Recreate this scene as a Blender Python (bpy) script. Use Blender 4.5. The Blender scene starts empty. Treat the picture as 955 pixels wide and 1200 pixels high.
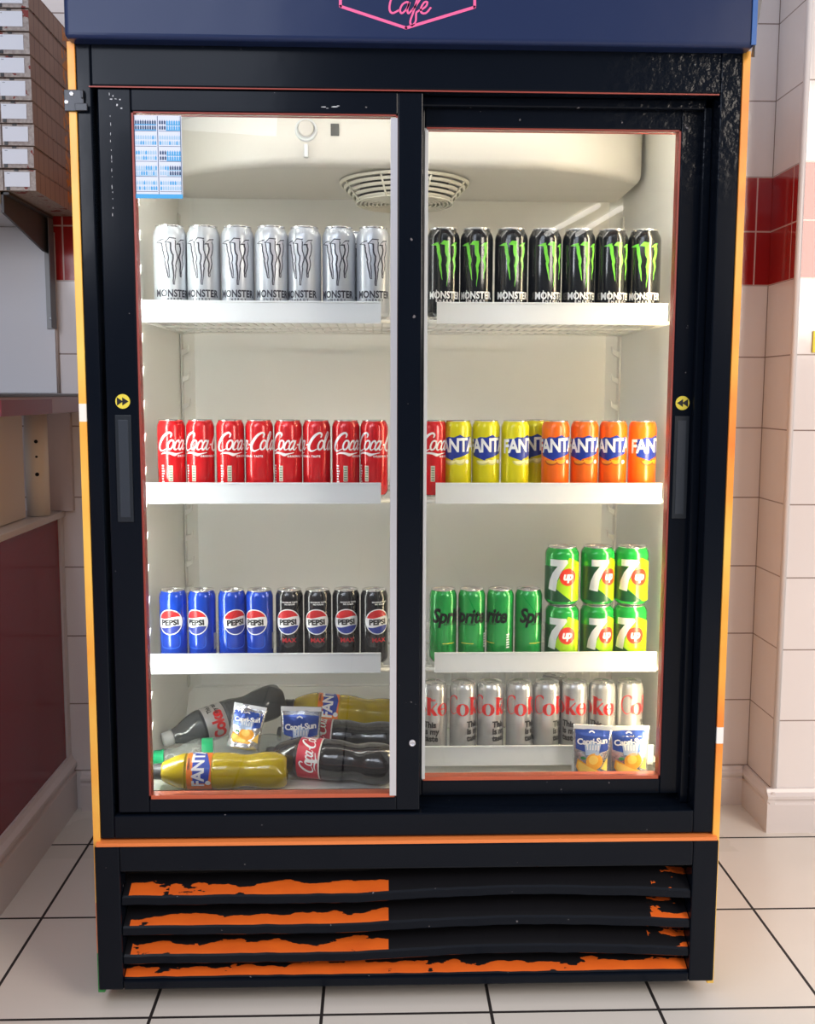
import bpy, bmesh, math, random
from mathutils import Vector, Matrix, noise
random.seed(7)
PI = math.pi
scn = bpy.context.scene
C = scn.collection
D = bpy.data

# ------------------------------------------------------------------ camera
cd = D.cameras.new('camera'); cam = D.objects.new('camera', cd); C.objects.link(cam)
cd.sensor_fit = 'HORIZONTAL'; cd.sensor_width = 36.0
cd.lens = 36.0 * 1197.0 / 955.0
cd.clip_start = 0.02
Rx, Ry, Rz = (0.9994838, 0.0001914, 0.0321249), (-0.0319328, 0.1152897, 0.9928185), (0.0035137, 0.9933319, -0.1152363)
# columns: image right, image up, backwards
cam.matrix_world = Matrix(((Rx[0], Rx[1], -Rx[2], -0.062), (Ry[0], Ry[1], -Ry[2], -1.747), (Rz[0], Rz[1], -Rz[2], 1.104), (0, 0, 0, 1)))
scn.camera = cam

# ------------------------------------------------------------------ world and exposure
w = D.worlds.new('world'); scn.world = w; w.use_nodes = True
nt = w.node_tree; nt.nodes.clear()
wo = nt.nodes.new('ShaderNodeOutputWorld'); bg = nt.nodes.new('ShaderNodeBackground')
tc = nt.nodes.new('ShaderNodeTexCoord'); sx = nt.nodes.new('ShaderNodeSeparateXYZ')
rp = nt.nodes.new('ShaderNodeValToRGB')
nt.links.new(tc.outputs['Generated'], sx.inputs[0]); nt.links.new(sx.outputs['Z'], rp.inputs[0])
e = rp.color_ramp.elements
e[0].position = 0.0; e[0].color = (.10, .11, .14, 1)
e[1].position = 1.0; e[1].color = (1.0, .98, 1.0, 1)
a = rp.color_ramp.elements.new(0.34); a.color = (.12, .14, .19, 1)
a = rp.color_ramp.elements.new(0.60); a.color = (.85, .85, .92, 1)
nt.links.new(rp.outputs[0], bg.inputs['Color']); bg.inputs['Strength'].default_value = 0.95
nt.links.new(bg.outputs[0], wo.inputs['Surface'])
scn.view_settings.view_transform = 'Standard'; scn.view_settings.look = 'None'
scn.view_settings.exposure = 0.0; scn.view_settings.gamma = 1.0
scn.view_settings.use_curve_mapping = False

def area(name, loc, target, size, sy, energy, col):
    l = D.lights.new(name, 'AREA'); l.shape = 'RECTANGLE'; l.size = size; l.size_y = sy; l.energy = energy; l.color = col
    o = D.objects.new(name, l); C.objects.link(o); o.location = loc
    o.rotation_euler = (Vector(target) - Vector(loc)).to_track_quat('-Z', 'Y').to_euler()
    return o
area('shop_window_light', (2.6, -2.6, 2.1), (0.7, 0.5, 0.9), 1.6, 1.4, 95, (1.0, .88, .76))
area('counter_light', (-1.0, -2.4, 2.7), (-0.4, 0.3, 0.6), 1.2, 1.2, 20, (.80, .86, 1.0))

area('left_fill_light', (-1.15, -1.3, 1.75), (-.90, .9, 1.15), .5, .5, 9, (.90, .92, 1.0))  # added fill lamp, no real source: brightens pizza boxes, panel and post
TUBE_R, TUBE_L, TUBE_T = 38.0, 21.0, 12.0

# ------------------------------------------------------------------ materials
MC = {}
def mat(name, col, rough=.5, metal=0.0, spec=.5, coat=0.0, emit=None, trans=0.0, bump=None, alpha=1.0):
    if name in MC: return MC[name]
    m = D.materials.new(name); m.use_nodes = True
    b = m.node_tree.nodes['Principled BSDF']
    b.inputs['Base Color'].default_value = (*col, 1); b.inputs['Roughness'].default_value = rough
    b.inputs['Metallic'].default_value = metal; b.inputs['Specular IOR Level'].default_value = spec
    b.inputs['Coat Weight'].default_value = coat; b.inputs['Coat Roughness'].default_value = .08
    b.inputs['Transmission Weight'].default_value = trans
    if emit:
        b.inputs['Emission Color'].default_value = (*emit[0], 1); b.inputs['Emission Strength'].default_value = emit[1]
    if bump:
        t = m.node_tree
        n = t.nodes.new('ShaderNodeTexNoise'); n.inputs['Scale'].default_value = bump[0]; n.inputs['Detail'].default_value = 4
        c = t.nodes.new('ShaderNodeTexCoord'); t.links.new(c.outputs['Object'], n.inputs['Vector'])
        u = t.nodes.new('ShaderNodeBump'); u.inputs['Strength'].default_value = bump[1]; u.inputs['Distance'].default_value = bump[2]
        t.links.new(n.outputs['Fac'], u.inputs['Height']); t.links.new(u.outputs[0], b.inputs['Normal'])
    MC[name] = m
    return m

class NG:
    """small helper to write node maths"""
    def __init__(s, m): s.t = m.node_tree; s.n = s.t.nodes; s.l = s.t.links
    def new(s, k, **kw):
        x = s.n.new(k)
        for a, b in kw.items(): setattr(x, a, b)
        return x
    def m(s, op, a, b=None, c=None):
        x = s.n.new('ShaderNodeMath'); x.operation = op
        for i, v in enumerate((a, b, c)):
            if v is None: continue
            if isinstance(v, (int, float)): x.inputs[i].default_value = v
            else: s.l.new(v, x.inputs[i])
        return x.outputs[0]
    def mix(s, f, a, b):
        x = s.n.new('ShaderNodeMix'); x.data_type = 'RGBA'
        for i, v in ((0, f), (6, a), (7, b)):
            if isinstance(v, (int, float)): x.inputs[i].default_value = v
            elif isinstance(v, tuple): x.inputs[i].default_value = (*v, 1)
            else: s.l.new(v, x.inputs[i])
        return x.outputs[2]
    def xyz(s):
        g = s.n.new('ShaderNodeNewGeometry'); q = s.n.new('ShaderNodeSeparateXYZ'); s.l.new(g.outputs['Position'], q.inputs[0])
        return g.outputs['Position'], q.outputs
    def noise(s, vec, scale, detail=3):
        x = s.n.new('ShaderNodeTexNoise'); x.inputs['Scale'].default_value = scale; x.inputs['Detail'].default_value = detail
        s.l.new(vec, x.inputs['Vector']); return x.outputs['Fac']
    def bsdf(s): return s.n['Principled BSDF']

def joint(g, v, off, pitch, wid):
    """1 on the grout lines v = off + k*pitch"""
    f = g.m('FRACT', g.m('DIVIDE', g.m('SUBTRACT', v, off), pitch))
    d = g.m('MULTIPLY', g.m('MINIMUM', f, g.m('SUBTRACT', 1.0, f)), pitch)
    return g.m('LESS_THAN', d, wid)

def floor_mat():
    m = mat('floor_tile', (.7, .7, .7), .32); g = NG(m); p, q = g.xyz()
    j = g.m('MAXIMUM', joint(g, q[0], .147, .304, .0030), joint(g, q[1], -.033, .355, .0033))
    n = g.noise(p, 3.0, 5); n2 = g.noise(p, 60.0, 2)
    base = g.mix(g.m('MULTIPLY', n, .6), (.74, .70, .64), (.62, .585, .54))
    spots = g.m('GREATER_THAN', g.noise(p, 9.0, 6), .73)
    base = g.mix(g.m('MULTIPLY', spots, .45), base, (.30, .27, .24))
    dirt = g.m('MULTIPLY', g.m('GREATER_THAN', q[1], .6), g.m('GREATER_THAN', n, .52))
    base = g.mix(g.m('MULTIPLY', dirt, .2), base, (.45, .42, .34))
    col = g.mix(j, base, (.018, .014, .014))
    g.l.new(col, g.bsdf().inputs['Base Color'])
    g.l.new(g.m('ADD', g.m('MULTIPLY', j, .4), g.m('ADD', .22, g.m('MULTIPLY', n, .2))), g.bsdf().inputs['Roughness'])
    b = g.new('ShaderNodeBump'); b.inputs['Distance'].default_value = .002; b.inputs['Strength'].default_value = .6
    g.l.new(g.m('SUBTRACT', 1.0, j), b.inputs['Height']); g.l.new(b.outputs[0], g.bsdf().inputs['Normal'])
    return m

def tile_mat(name, axis, off, pitch, roff, rpitch, red_mask=True):
    """white glazed tiles with a red band; axis is the horizontal world axis"""
    m = mat(name, (.8, .8, .8), .12, coat=.3); g = NG(m); p, q = g.xyz()
    z = q[2]; h = q[axis]
    red = g.m('MULTIPLY', g.m('GREATER_THAN', z, 1.383), g.m('LESS_THAN', z, 1.653))
    jw = joint(g, z, .105, .1826, .0016)
    up = g.m('GREATER_THAN', z, 1.653)
    jup = joint(g, z, 1.653, .186, .0016)
    jwz = g.m('MAXIMUM', g.m('MULTIPLY', g.m('SUBTRACT', 1.0, up), jw), g.m('MULTIPLY', up, jup))
    jw = g.m('MAXIMUM', jwz, joint(g, h, off, pitch, .0012))
    jr = g.m('MAXIMUM', joint(g, z, 1.383, .135, .0018), joint(g, h, roff, rpitch, .0018))
    n = g.noise(p, 2.5, 4)
    white = g.mix(g.m('MULTIPLY', n, .5), (.80, .765, .765), (.72, .68, .685))
    wcol = g.mix(jw, white, (.30, .24, .22))
    redc = g.mix(n, (.36, .012, .010), (.30, .008, .008))
    rcol = g.mix(jr, redc, (.62, .45, .42))
    g.l.new(g.mix(red, wcol, rcol), g.bsdf().inputs['Base Color'])
    j = g.mix(red, jw, jr)
    b = g.new('ShaderNodeBump'); b.inputs['Distance'].default_value = .002; b.inputs['Strength'].default_value = .5; b.invert = True
    g.l.new(j, b.inputs['Height'])
    b2 = g.new('ShaderNodeBump'); b2.inputs['Distance'].default_value = .004; b2.inputs['Strength'].default_value = .25
    g.l.new(g.noise(p, 14.0, 1), b2.inputs['Height']); g.l.new(b.outputs[0], b2.inputs['Normal'])
    g.l.new(b2.outputs[0], g.bsdf().inputs['Normal'])
    return m

def black_paint():
    """brushed-on glossy black paint, wrinkled vinyl at the top right corner, worn specks"""
    m = mat('black_paint', (.004, .005, .008), .2, spec=.14, coat=.04); g = NG(m); p, q = g.xyz()
    n = g.noise(p, 7.0, 4)
    fine = g.noise(p, 55.0, 3)
    mx = g.m('MULTIPLY', g.m('SUBTRACT', q[0], .26), 5.0); mz = g.m('MULTIPLY', g.m('SUBTRACT', q[2], 1.40), 5.0)
    mask = g.m('MINIMUM', g.m('MAXIMUM', g.m('MULTIPLY', mx, 1.0), 0.0), 1.0)
    mask = g.m('MULTIPLY', mask, g.m('MINIMUM', g.m('MAXIMUM', mz, 0.0), 1.0))
    hgt = g.m('ADD', g.m('MULTIPLY', n, .25), g.m('MULTIPLY', g.m('MULTIPLY', fine, mask), 1.5))
    b = g.new('ShaderNodeBump'); b.inputs['Distance'].default_value = .004; b.inputs['Strength'].default_value = .55
    g.l.new(hgt, b.inputs['Height']); g.l.new(b.outputs[0], g.bsdf().inputs['Normal']); g.l.new(b.outputs[0], g.bsdf().inputs['Coat Normal'])
    sp = g.m('GREATER_THAN', g.noise(p, 90.0, 2), .765)
    g.l.new(g.mix(sp, g.mix(n, (.0025, .0045, .009), (.004, .006, .011)), (.16, .15, .16)), g.bsdf().inputs['Base Color'])
    return m

def louvre_mat():
    """orange sheet metal under a rough coat of black paint"""
    m = mat('worn_louvre_paint', (1, .2, .02), .4); g = NG(m); p, q = g.xyz()
    v = g.new('ShaderNodeVectorMath'); v.operation = 'MULTIPLY'; v.inputs[1].default_value = (1, 2.2, 2.2); g.l.new(p, v.inputs[0])
    n = g.noise(v.outputs[0], 16.0, 5)
    ragged = g.m('LESS_THAN', g.m('ADD', q[1], g.m('MULTIPLY', g.m('SUBTRACT', n, .5), .05)), .0155)
    left = g.m('MULTIPLY', g.m('MULTIPLY', g.m('LESS_THAN', q[0], -.037), g.m('GREATER_THAN', q[0], -.500)), g.m('MULTIPLY', ragged, g.m('LESS_THAN', g.m('ADD', n, g.m('MULTIPLY', g.m('LESS_THAN', q[0], -.43), .07)), .66)))
    right = g.m('MULTIPLY', g.m('GREATER_THAN', q[0], .44), g.m('GREATER_THAN', n, .53))
    low = g.m('MULTIPLY', g.m('LESS_THAN', q[2], .082), g.m('MULTIPLY', ragged, g.m('LESS_THAN', n, .62)))
    f = g.m('MAXIMUM', g.m('MAXIMUM', left, right), low)
    g.l.new(g.mix(f, (.006, .006, .008), g.mix(n, (.90, .17, .015), (.62, .09, .012))), g.bsdf().inputs['Base Color'])
    return m

def side_vinyl():
    m = mat('orange_side_vinyl', (.9, .4, .03), .35); g = NG(m); p, q = g.xyz()
    n = g.noise(p, 3.1, 3)
    r = g.new('ShaderNodeValToRGB'); g.l.new(g.m('ADD', n, g.m('MULTIPLY', g.noise(p, 40, 2), .06)), r.inputs[0])
    el = r.color_ramp.elements; el[0].position = .34; el[0].color = (.85, .20, .03, 1); el[1].position = .68; el[1].color = (.95, .62, .12, 1)
    x = el.new(.5); x.color = (.92, .42, .06, 1)
    wz = g.m('MULTIPLY', g.m('GREATER_THAN', q[2], 1.055), g.m('LESS_THAN', q[2], 1.085))
    wl = g.m('LESS_THAN', q[0], 0.0)
    c1 = g.mix(g.m('MULTIPLY', wz, wl), r.outputs[0], (.9, .86, .78))
    c2 = g.mix(g.m('MULTIPLY', g.m('MULTIPLY', g.m('GREATER_THAN', q[2], .485), g.m('LESS_THAN', q[2], .515)), g.m('SUBTRACT', 1.0, wl)), c1, (.9, .88, .85))
    c3 = g.mix(g.m('MULTIPLY', wl, g.m('LESS_THAN', q[2], .20)), c2, (.75, .22, .07))
    c4 = g.mix(g.m('MULTIPLY', wl, g.m('LESS_THAN', q[2], .105)), c3, (.03, .28, .06))
    g.l.new(c4, g.bsdf().inputs['Base Color'])
    return m

def glass_mat():
    m = D.materials.new('clear_glass'); m.use_nodes = True; t = m.node_tree; t.nodes.clear()
    o = t.nodes.new('ShaderNodeOutputMaterial'); mx = t.nodes.new('ShaderNodeMixShader'); tr = t.nodes.new('ShaderNodeBsdfTransparent')
    gl = t.nodes.new('ShaderNodeBsdfGlossy'); gl.inputs['Roughness'].default_value = .0
    fr = t.nodes.new('ShaderNodeFresnel'); fr.inputs['IOR'].default_value = 1.33
    tr.inputs['Color'].default_value = (.985, .992, .988, 1)
    t.links.new(fr.outputs[0], mx.inputs[0]); t.links.new(tr.outputs[0], mx.inputs[1]); t.links.new(gl.outputs[0], mx.inputs[2]); t.links.new(mx.outputs[0], o.inputs[0])
    return m

def see_through(name, col, f):
    """thin clear plastic (bottle walls)"""
    m = D.materials.new(name); m.use_nodes = True; t = m.node_tree; t.nodes.clear()
    o = t.nodes.new('ShaderNodeOutputMaterial'); mx = t.nodes.new('ShaderNodeMixShader'); tr = t.nodes.new('ShaderNodeBsdfTransparent')
    pb = t.nodes.new('ShaderNodeBsdfPrincipled'); pb.inputs['Base Color'].default_value = (*col, 1); pb.inputs['Roughness'].default_value = .06
    tr.inputs['Color'].default_value = (.85, .88, .86, 1); mx.inputs[0].default_value = f
    t.links.new(tr.outputs[0], mx.inputs[1]); t.links.new(pb.outputs[0], mx.inputs[2]); t.links.new(mx.outputs[0], o.inputs[0])
    return m

def pizza_side():
    m = mat('printed_plank_card', (.3, .15, .08), .6); g = NG(m); p, q = g.xyz()
    n = g.noise(p, 8, 3)
    ln = joint(g, q[1], .6, .034, .0022)
    base = g.mix(n, (.42, .25, .18), (.24, .12, .085))
    base = g.mix(g.m('MULTIPLY', ln, .6), base, (.14, .07, .05))
    fl = g.m('MULTIPLY', g.m('GREATER_THAN', q[1], .80), g.m('GREATER_THAN', g.noise(p, 45, 3), .50))
    base = g.mix(fl, base, (.62, .20, .03))
    g.l.new(base, g.bsdf().inputs['Base Color']); return m
def pizza_front():
    m = mat('printed_speckled_card', (.5, .45, .4), .7); g = NG(m); p, q = g.xyz()
    n = g.noise(p, 170, 3); n2 = g.noise(p, 26, 3)
    base = g.mix(n, (.62, .56, .52), (.16, .12, .11))
    base = g.mix(g.m('GREATER_THAN', n2, .62), base, (.22, .035, .03))
    g.l.new(base, g.bsdf().inputs['Base Color']); return m

M_floor = floor_mat()
M_back = tile_mat('wall_tile_back', 0, .95, .25, .912, .135)
M_side = tile_mat('wall_tile_side', 1, .72, .25, .585, .18)
M_pf = tile_mat('wall_tile_front', 0, 1.20, .25, 1.09, .135)
M_black = black_paint()
M_louvre = louvre_mat()
M_vinyl = side_vinyl()
M_glass = glass_mat()
M_liner = mat('liner_plastic', (.84, .84, .80), .38, bump=(5, .15, .01))
M_evap = mat('evaporator_plastic', (.72, .70, .66), .35)
M_white = mat('white_enamel', (.74, .77, .80), .35)
M_wire = mat('white_wire', (.82, .81, .76), .4)
M_alu = mat('aluminium', (.72, .73, .78), .3, metal=.6)
M_redtrim = mat('red_brown_gasket', (.30, .045, .03), .45)
M_red_shell = mat('glossy_dark_red', (.21, .004, .014), .14, spec=.18)
M_skirt = mat('white_gloss_paint', (.70, .66, .66), .3, bump=(12, .3, .004))
M_grey = mat('grey_steel', (.34, .34, .34), .5, metal=.2)
M_dark = mat('dark_void', (.004, .004, .005), .8)

# ------------------------------------------------------------------ mesh helpers
class B:
    def __init__(s): s.bm = bmesh.new(); s.mats = []
    def mi(s, m):
        if m not in s.mats: s.mats.append(m)
        return s.mats.index(m)
    def box(s, x0, x1, y0, y1, z0, z1, m):
        v = [s.bm.verts.new(p) for p in ((x0,y0,z0),(x1,y0,z0),(x1,y1,z0),(x0,y1,z0),(x0,y0,z1),(x1,y0,z1),(x1,y1,z1),(x0,y1,z1))]
        k = s.mi(m)
        for f in ((3,2,1,0),(4,5,6,7),(0,1,5,4),(1,2,6,5),(2,3,7,6),(3,0,4,7)):
            s.bm.faces.new([v[i] for i in f]).material_index = k
        return s
    def poly(s, pts, m, smooth=False):
        f = s.bm.faces.new([s.bm.verts.new(p) for p in pts]); f.material_index = s.mi(m); f.smooth = smooth; return s
    def prism(s, pts, fn, a, b, m):
        """extrude a 2D outline between a and b; fn(u,v,w) -> xyz"""
        k = s.mi(m)
        A = [s.bm.verts.new(fn(u, v, a)) for u, v in pts]; Bv = [s.bm.verts.new(fn(u, v, b)) for u, v in pts]
        s.bm.faces.new(A).material_index = k; s.bm.faces.new(Bv[::-1]).material_index = k
        n = len(pts)
        for i in range(n):
            s.bm.faces.new((A[i], Bv[i], Bv[(i+1) % n], A[(i+1) % n])).material_index = k
        return s
    def lathe(s, prof, m, seg=32, smooth=True, fn=None, cap=True):
        """prof: list of (r, z) or (r, z, mat)"""
        fn = fn or (lambda x, y, z: (x, y, z))
        rings = []
        for pr in prof:
            r, z = pr[0], pr[1]
            rings.append([s.bm.verts.new(fn(r*math.sin(2*PI*i/seg), -r*math.cos(2*PI*i/seg), z)) for i in range(seg)])
        for k in range(len(prof)-1):
            mk = s.mi(prof[k][2] if len(prof[k]) > 2 else m)
            for i in range(seg):
                f = s.bm.faces.new((rings[k][i], rings[k][(i+1) % seg], rings[k+1][(i+1) % seg], rings[k+1][i])); f.material_index = mk; f.smooth = smooth
        if cap:
            mk = s.mi(m)
            if prof[0][0] > 1e-5: f = s.bm.faces.new(rings[0][::-1]); f.material_index = s.mi(prof[0][2] if len(prof[0]) > 2 else m)
            if prof[-1][0] > 1e-5: f = s.bm.faces.new(rings[-1]); f.material_index = s.mi(prof[-2][2] if len(prof[-2]) > 2 else m)
        return s
    def tube(s, pts, r, m, seg=8, smooth=True):
        k = s.mi(m); rings = []; pts = [Vector(p) for p in pts]
        up = Vector((0, 0, 1))
        for i, p in enumerate(pts):
            d = (pts[min(i+1, len(pts)-1)] - pts[max(i-1, 0)]).normalized()
            a = d.cross(up if abs(d.z) < .95 else Vector((1, 0, 0))).normalized(); b = d.cross(a)
            rings.append([s.bm.verts.new(p + a*r*math.cos(2*PI*j/seg) + b*r*math.sin(2*PI*j/seg)) for j in range(seg)])
        for i in range(len(rings)-1):
            for j in range(seg):
                f = s.bm.faces.new((rings[i][j], rings[i][(j+1) % seg], rings[i+1][(j+1) % seg], rings[i+1][j])); f.material_index = k; f.smooth = smooth
        s.bm.faces.new(rings[0][::-1]).material_index = k; s.bm.faces.new(rings[-1]).material_index = k
        return s
    def decal(s, tris, fn, m, off, step=.0035, stepy=None, dx=0, dy=0, sc=1.0, rot=0.0):
        """flat triangles in metres, cut into strips and laid on a curved surface fn(u, v, off)"""
        t = bmesh.new(); cr, sr = math.cos(rot), math.sin(rot)
        for tr in tris:
            try: t.faces.new([t.verts.new(((x*cr-y*sr)*sc+dx, (x*sr+y*cr)*sc+dy, 0)) for x, y in tr])
            except ValueError: pass
        if not t.verts: return s
        for ax, st in ((0, step), (1, stepy)):
            if not st: continue
            lo = min(v.co[ax] for v in t.verts); hi = max(v.co[ax] for v in t.verts)
            k = math.floor(lo/st)+1
            nrm = Vector((1, 0, 0)) if ax == 0 else Vector((0, 1, 0))
            while k*st < hi:
                bmesh.ops.bisect_plane(t, geom=t.verts[:]+t.edges[:]+t.faces[:], plane_co=nrm*(k*st), plane_no=nrm, dist=1e-6); k += 1
        k = s.mi(m); mp = {}
        for v in t.verts: mp[v.index if False else v] = s.bm.verts.new(fn(v.co.x, v.co.y, off))
        for f in t.faces:
            try:
                nf = s.bm.faces.new([mp[v] for v in f.verts]); nf.material_index = k; nf.smooth = False
            except ValueError: pass
        t.free(); return s
    def build(s, name, parent=None, bevel=0, loc=None, recalc=False):
        if recalc: bmesh.ops.recalc_face_normals(s.bm, faces=s.bm.faces[:])
        me = D.meshes.new(name); s.bm.to_mesh(me); s.bm.free()
        for m in s.mats: me.materials.append(m)
        o = D.objects.new(name, me); C.objects.link(o)
        if parent: o.parent = parent
        if loc: o.location = loc
        if bevel:
            mo = o.modifiers.new('bevel', 'BEVEL'); mo.width = bevel; mo.segments = 2; mo.limit_method = 'ANGLE'; mo.angle_limit = .6
        return o

def tag(o, label=None, cat=None, group=None, kind=None):
    if label: o['label'] = label
    if cat: o['category'] = cat
    if group: o['group'] = group
    if kind: o['kind'] = kind
    return o
def empty(name, loc, label, cat, group=None):
    o = D.objects.new(name, None); C.objects.link(o); o.location = loc; o.empty_display_size = .05
    return tag(o, label, cat, group)
def copy_tree(o, parent=None):
    c = o.copy(); C.objects.link(c)
    if parent: c.parent = parent
    for ch in [x for x in D.objects if x.parent == o]: copy_tree(ch, c)
    return c
def struct(o): o['kind'] = 'structure'; return o

# ------------------------------------------------------------------ flat artwork helpers (all in mm unless said otherwise)
def tri(pts):
    """outline -> triangles"""
    t = bmesh.new(); f = t.faces.new([t.verts.new((x, y, 0)) for x, y in pts])
    bmesh.ops.triangulate(t, faces=[f]); r = [[(v.co.x, v.co.y) for v in f.verts] for f in t.faces]; t.free(); return r
def ccw(tr):
    a = 0
    for i in range(len(tr)):
        x0, y0 = tr[i]; x1, y1 = tr[(i+1) % len(tr)]; a += x0*y1-x1*y0
    return tr if a > 0 else tr[::-1]
def smooth_pts(P, n=6, closed=False):
    out = []; L = len(P)
    rng = range(L if closed else L-1)
    for i in rng:
        g = (lambda k: P[k % L]) if closed else (lambda k: P[max(0, min(L-1, k))])
        a, b, c, d = g(i-1), g(i), g(i+1), g(i+2)
        for j in range(n):
            t = j/n
            out.append(tuple(.5*((2*b[q]) + (-a[q]+c[q])*t + (2*a[q]-5*b[q]+4*c[q]-d[q])*t*t + (-a[q]+3*b[q]-3*c[q]+d[q])*t**3) for q in range(len(b))))
    if not closed: out.append(tuple(P[-1]))
    return out
def ribbon(P, w, closed=False, n=6, jag=0, raw=False):
    """P: points (x, y[, w]); -> triangles"""
    Q = [(p[0], p[1], p[2] if len(p) > 2 else w) for p in P]
    S = Q if raw else smooth_pts(Q, n, closed)
    L = len(S); l, r = [], []
    for i, (x, y, ww) in enumerate(S):
        a = S[(i-1) % L] if closed else S[max(0, i-1)]; b = S[(i+1) % L] if closed else S[min(L-1, i+1)]
        dx, dy = b[0]-a[0], b[1]-a[1]; m = math.hypot(dx, dy) or 1; nx, ny = -dy/m, dx/m
        j1 = random.uniform(-jag, jag); j2 = random.uniform(-jag, jag); h = ww/2
        l.append((x+nx*(h+j1), y+ny*(h+j1))); r.append((x-nx*(h+j2), y-ny*(h+j2)))
    out = []
    for i in range(L if closed else L-1):
        k = (i+1) % L
        out += [ccw([l[i], r[i], r[k]]), ccw([l[i], r[k], l[k]])]
    return out
def disc(cx, cy, rx, ry=None, n=36, a0=0, a1=2*PI):
    ry = ry or rx
    return [ccw([(cx, cy), (cx+rx*math.cos(a0+(a1-a0)*i/n), cy+ry*math.sin(a0+(a1-a0)*i/n)), (cx+rx*math.cos(a0+(a1-a0)*(i+1)/n), cy+ry*math.sin(a0+(a1-a0)*(i+1)/n))]) for i in range(n)]
def ring(cx, cy, ox, oy, ix, iy, n=32):
    out = []
    for i in range(n):
        a, b = 2*PI*i/n, 2*PI*(i+1)/n
        p = [(cx+ox*math.cos(a), cy+oy*math.sin(a)), (cx+ox*math.cos(b), cy+oy*math.sin(b)), (cx+ix*math.cos(b), cy+iy*math.sin(b)), (cx+ix*math.cos(a), cy+iy*math.sin(a))]
        out += [ccw(p[:3]), ccw([p[0], p[2], p[3]])]
    return out
def rect(x0, y0, x1, y1): return [[(x0, y0), (x1, y0), (x1, y1)], [(x0, y0), (x1, y1), (x0, y1)]]
TXT = {}
def text(string, cap, bold=0.0, shear=0.0, sx=1.0, space=1.0, align='CENTER'):
    """flat triangles of a line of type, cap height in mm, baseline at 0"""
    key = (string, cap, bold, shear, sx, space, align)
    if key in TXT: return TXT[key]
    cu = D.curves.new('type', 'FONT'); cu.body = string; cu.size = cap/.70; cu.align_x = align
    cu.offset = bold; cu.shear = shear; cu.space_character = space; cu.resolution_u = 3
    o = D.objects.new('type', cu); C.objects.link(o)
    dg = bpy.context.evaluated_depsgraph_get(); me = D.meshes.new_from_object(o.evaluated_get(dg))
    me.calc_loop_triangles(); vs = [v.co.copy() for v in me.vertices]
    out = [ccw([(vs[i].x*sx, vs[i].y) for i in t.vertices]) for t in me.loop_triangles]
    D.objects.remove(o); D.curves.remove(cu); D.meshes.remove(me)
    TXT[key] = out; return out
def mv(tris, dx=0, dy=0, rot=0.0, sc=1.0, sy=None):
    c, s_ = math.cos(rot), math.sin(rot); sy = sy or sc
    return [[(x*sc*c-y*sy*s_+dx, x*sc*s_+y*sy*c+dy) for x, y in t] for t in tris]
def shear(tris, k): return [[(x+k*y, y) for x, y in t] for t in tris]

# script lettering drawn stroke by stroke
def cola_script():
    t = []
    Cs = [(19, 22, 2.2), (20, 27, 3), (16, 30, 3.4), (9, 26, 4.6), (3, 17, 5.2), (0, 8, 5.0), (2, 1, 4), (8, -1, 2.6), (16, 3, 1.2)]
    o = [(21, 17), (17.5, 13), (16.5, 6), (19, 1.5), (23, 3), (25.5, 9), (25, 15)]
    c = [(35, 12, 1.6), (34.5, 16, 3), (31, 15.5, 2.8), (28, 9, 3.4), (28, 3, 3), (31, .8, 2), (35, 4, 1)]
    a = [(44.5, 14), (41, 16.5), (37, 11), (36, 4), (38.5, .8), (42, 5), (45, 12)]
    a2 = [(46, 17, 3), (44, 9, 3.2), (43.6, 3, 3), (46, .8, 2), (50, 5, 1)]
    for st, cl in ((Cs, 0), (o, 1), (c, 0), (a, 1), (a2, 0)): t += ribbon(st, 3.0, bool(cl))
    t += ribbon([(6, -7, 1), (13, -4.5, 3), (22, -5, 3.6), (30, -7.5, 5), (36, -6, 2.4), (46, -4, 1)], 3)
    t += rect(50, 8, 55, 11)
    dx = 56
    t += mv(ribbon(Cs, 3), dx) + mv(ribbon(o, 3, True), dx)
    t += mv(ribbon([(26, 5, 1.5), (30, 17, 2), (34, 28, 2.4), (31, 31, 2.6), (28, 20, 3.4), (28, 5, 3.4), (30, .8, 2.4), (34, 4, 1)], 3), dx)
    t += mv(ribbon(a, 3, True), dx-1) + mv(ribbon(a2, 3), dx-1)
    return shear(t, .16)
CS = cola_script()

def claws(grow=0.0):
    random.seed(3); t = []
    cl = [[(-15, 73, 7), (-13, 68, 8), (-12.5, 58, 7), (-9.5, 46, 7), (-10, 36, 5.5), (-7.5, 22, 3), (-6, 8, .6)],
          [(1, 76, 10), (1.5, 68, 9), (2, 58, 8), (5, 46, 7.5), (2.5, 34, 6.5), (3.5, 20, 4), (1.5, -4, .6)],
          [(16, 73, 7), (17.5, 66, 8), (17, 56, 7), (14.5, 45, 6.5), (16.5, 34, 5), (14.5, 22, 3), (14, 10, .6)]]
    for c in cl: t += ribbon([(x, y, max(.4, ww*.82+grow)) for x, y, ww in c], 5, n=3, jag=.5)
    g = grow*.5
    for tr in ([(-27-g, 72), (-13, 70-g), (-12, 77+g), (-18, 76+g)], [(-10-g, 73), (1, 71-g), (6+g, 79+g), (-4, 80+g)], [(8-g, 70-g), (17, 70-g), (22+g, 78+g), (15, 77+g)]):
        t += [ccw(x) for x in tri(tr)]
    return t

# ------------------------------------------------------------------ cans
M_lid = mat('can_lid_aluminium', (.80, .80, .80), .26, metal=.9)
def cyl(r): return lambda u, v, off: ((r+off)*math.sin(u/r), -(r+off)*math.cos(u/r), v)

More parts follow.
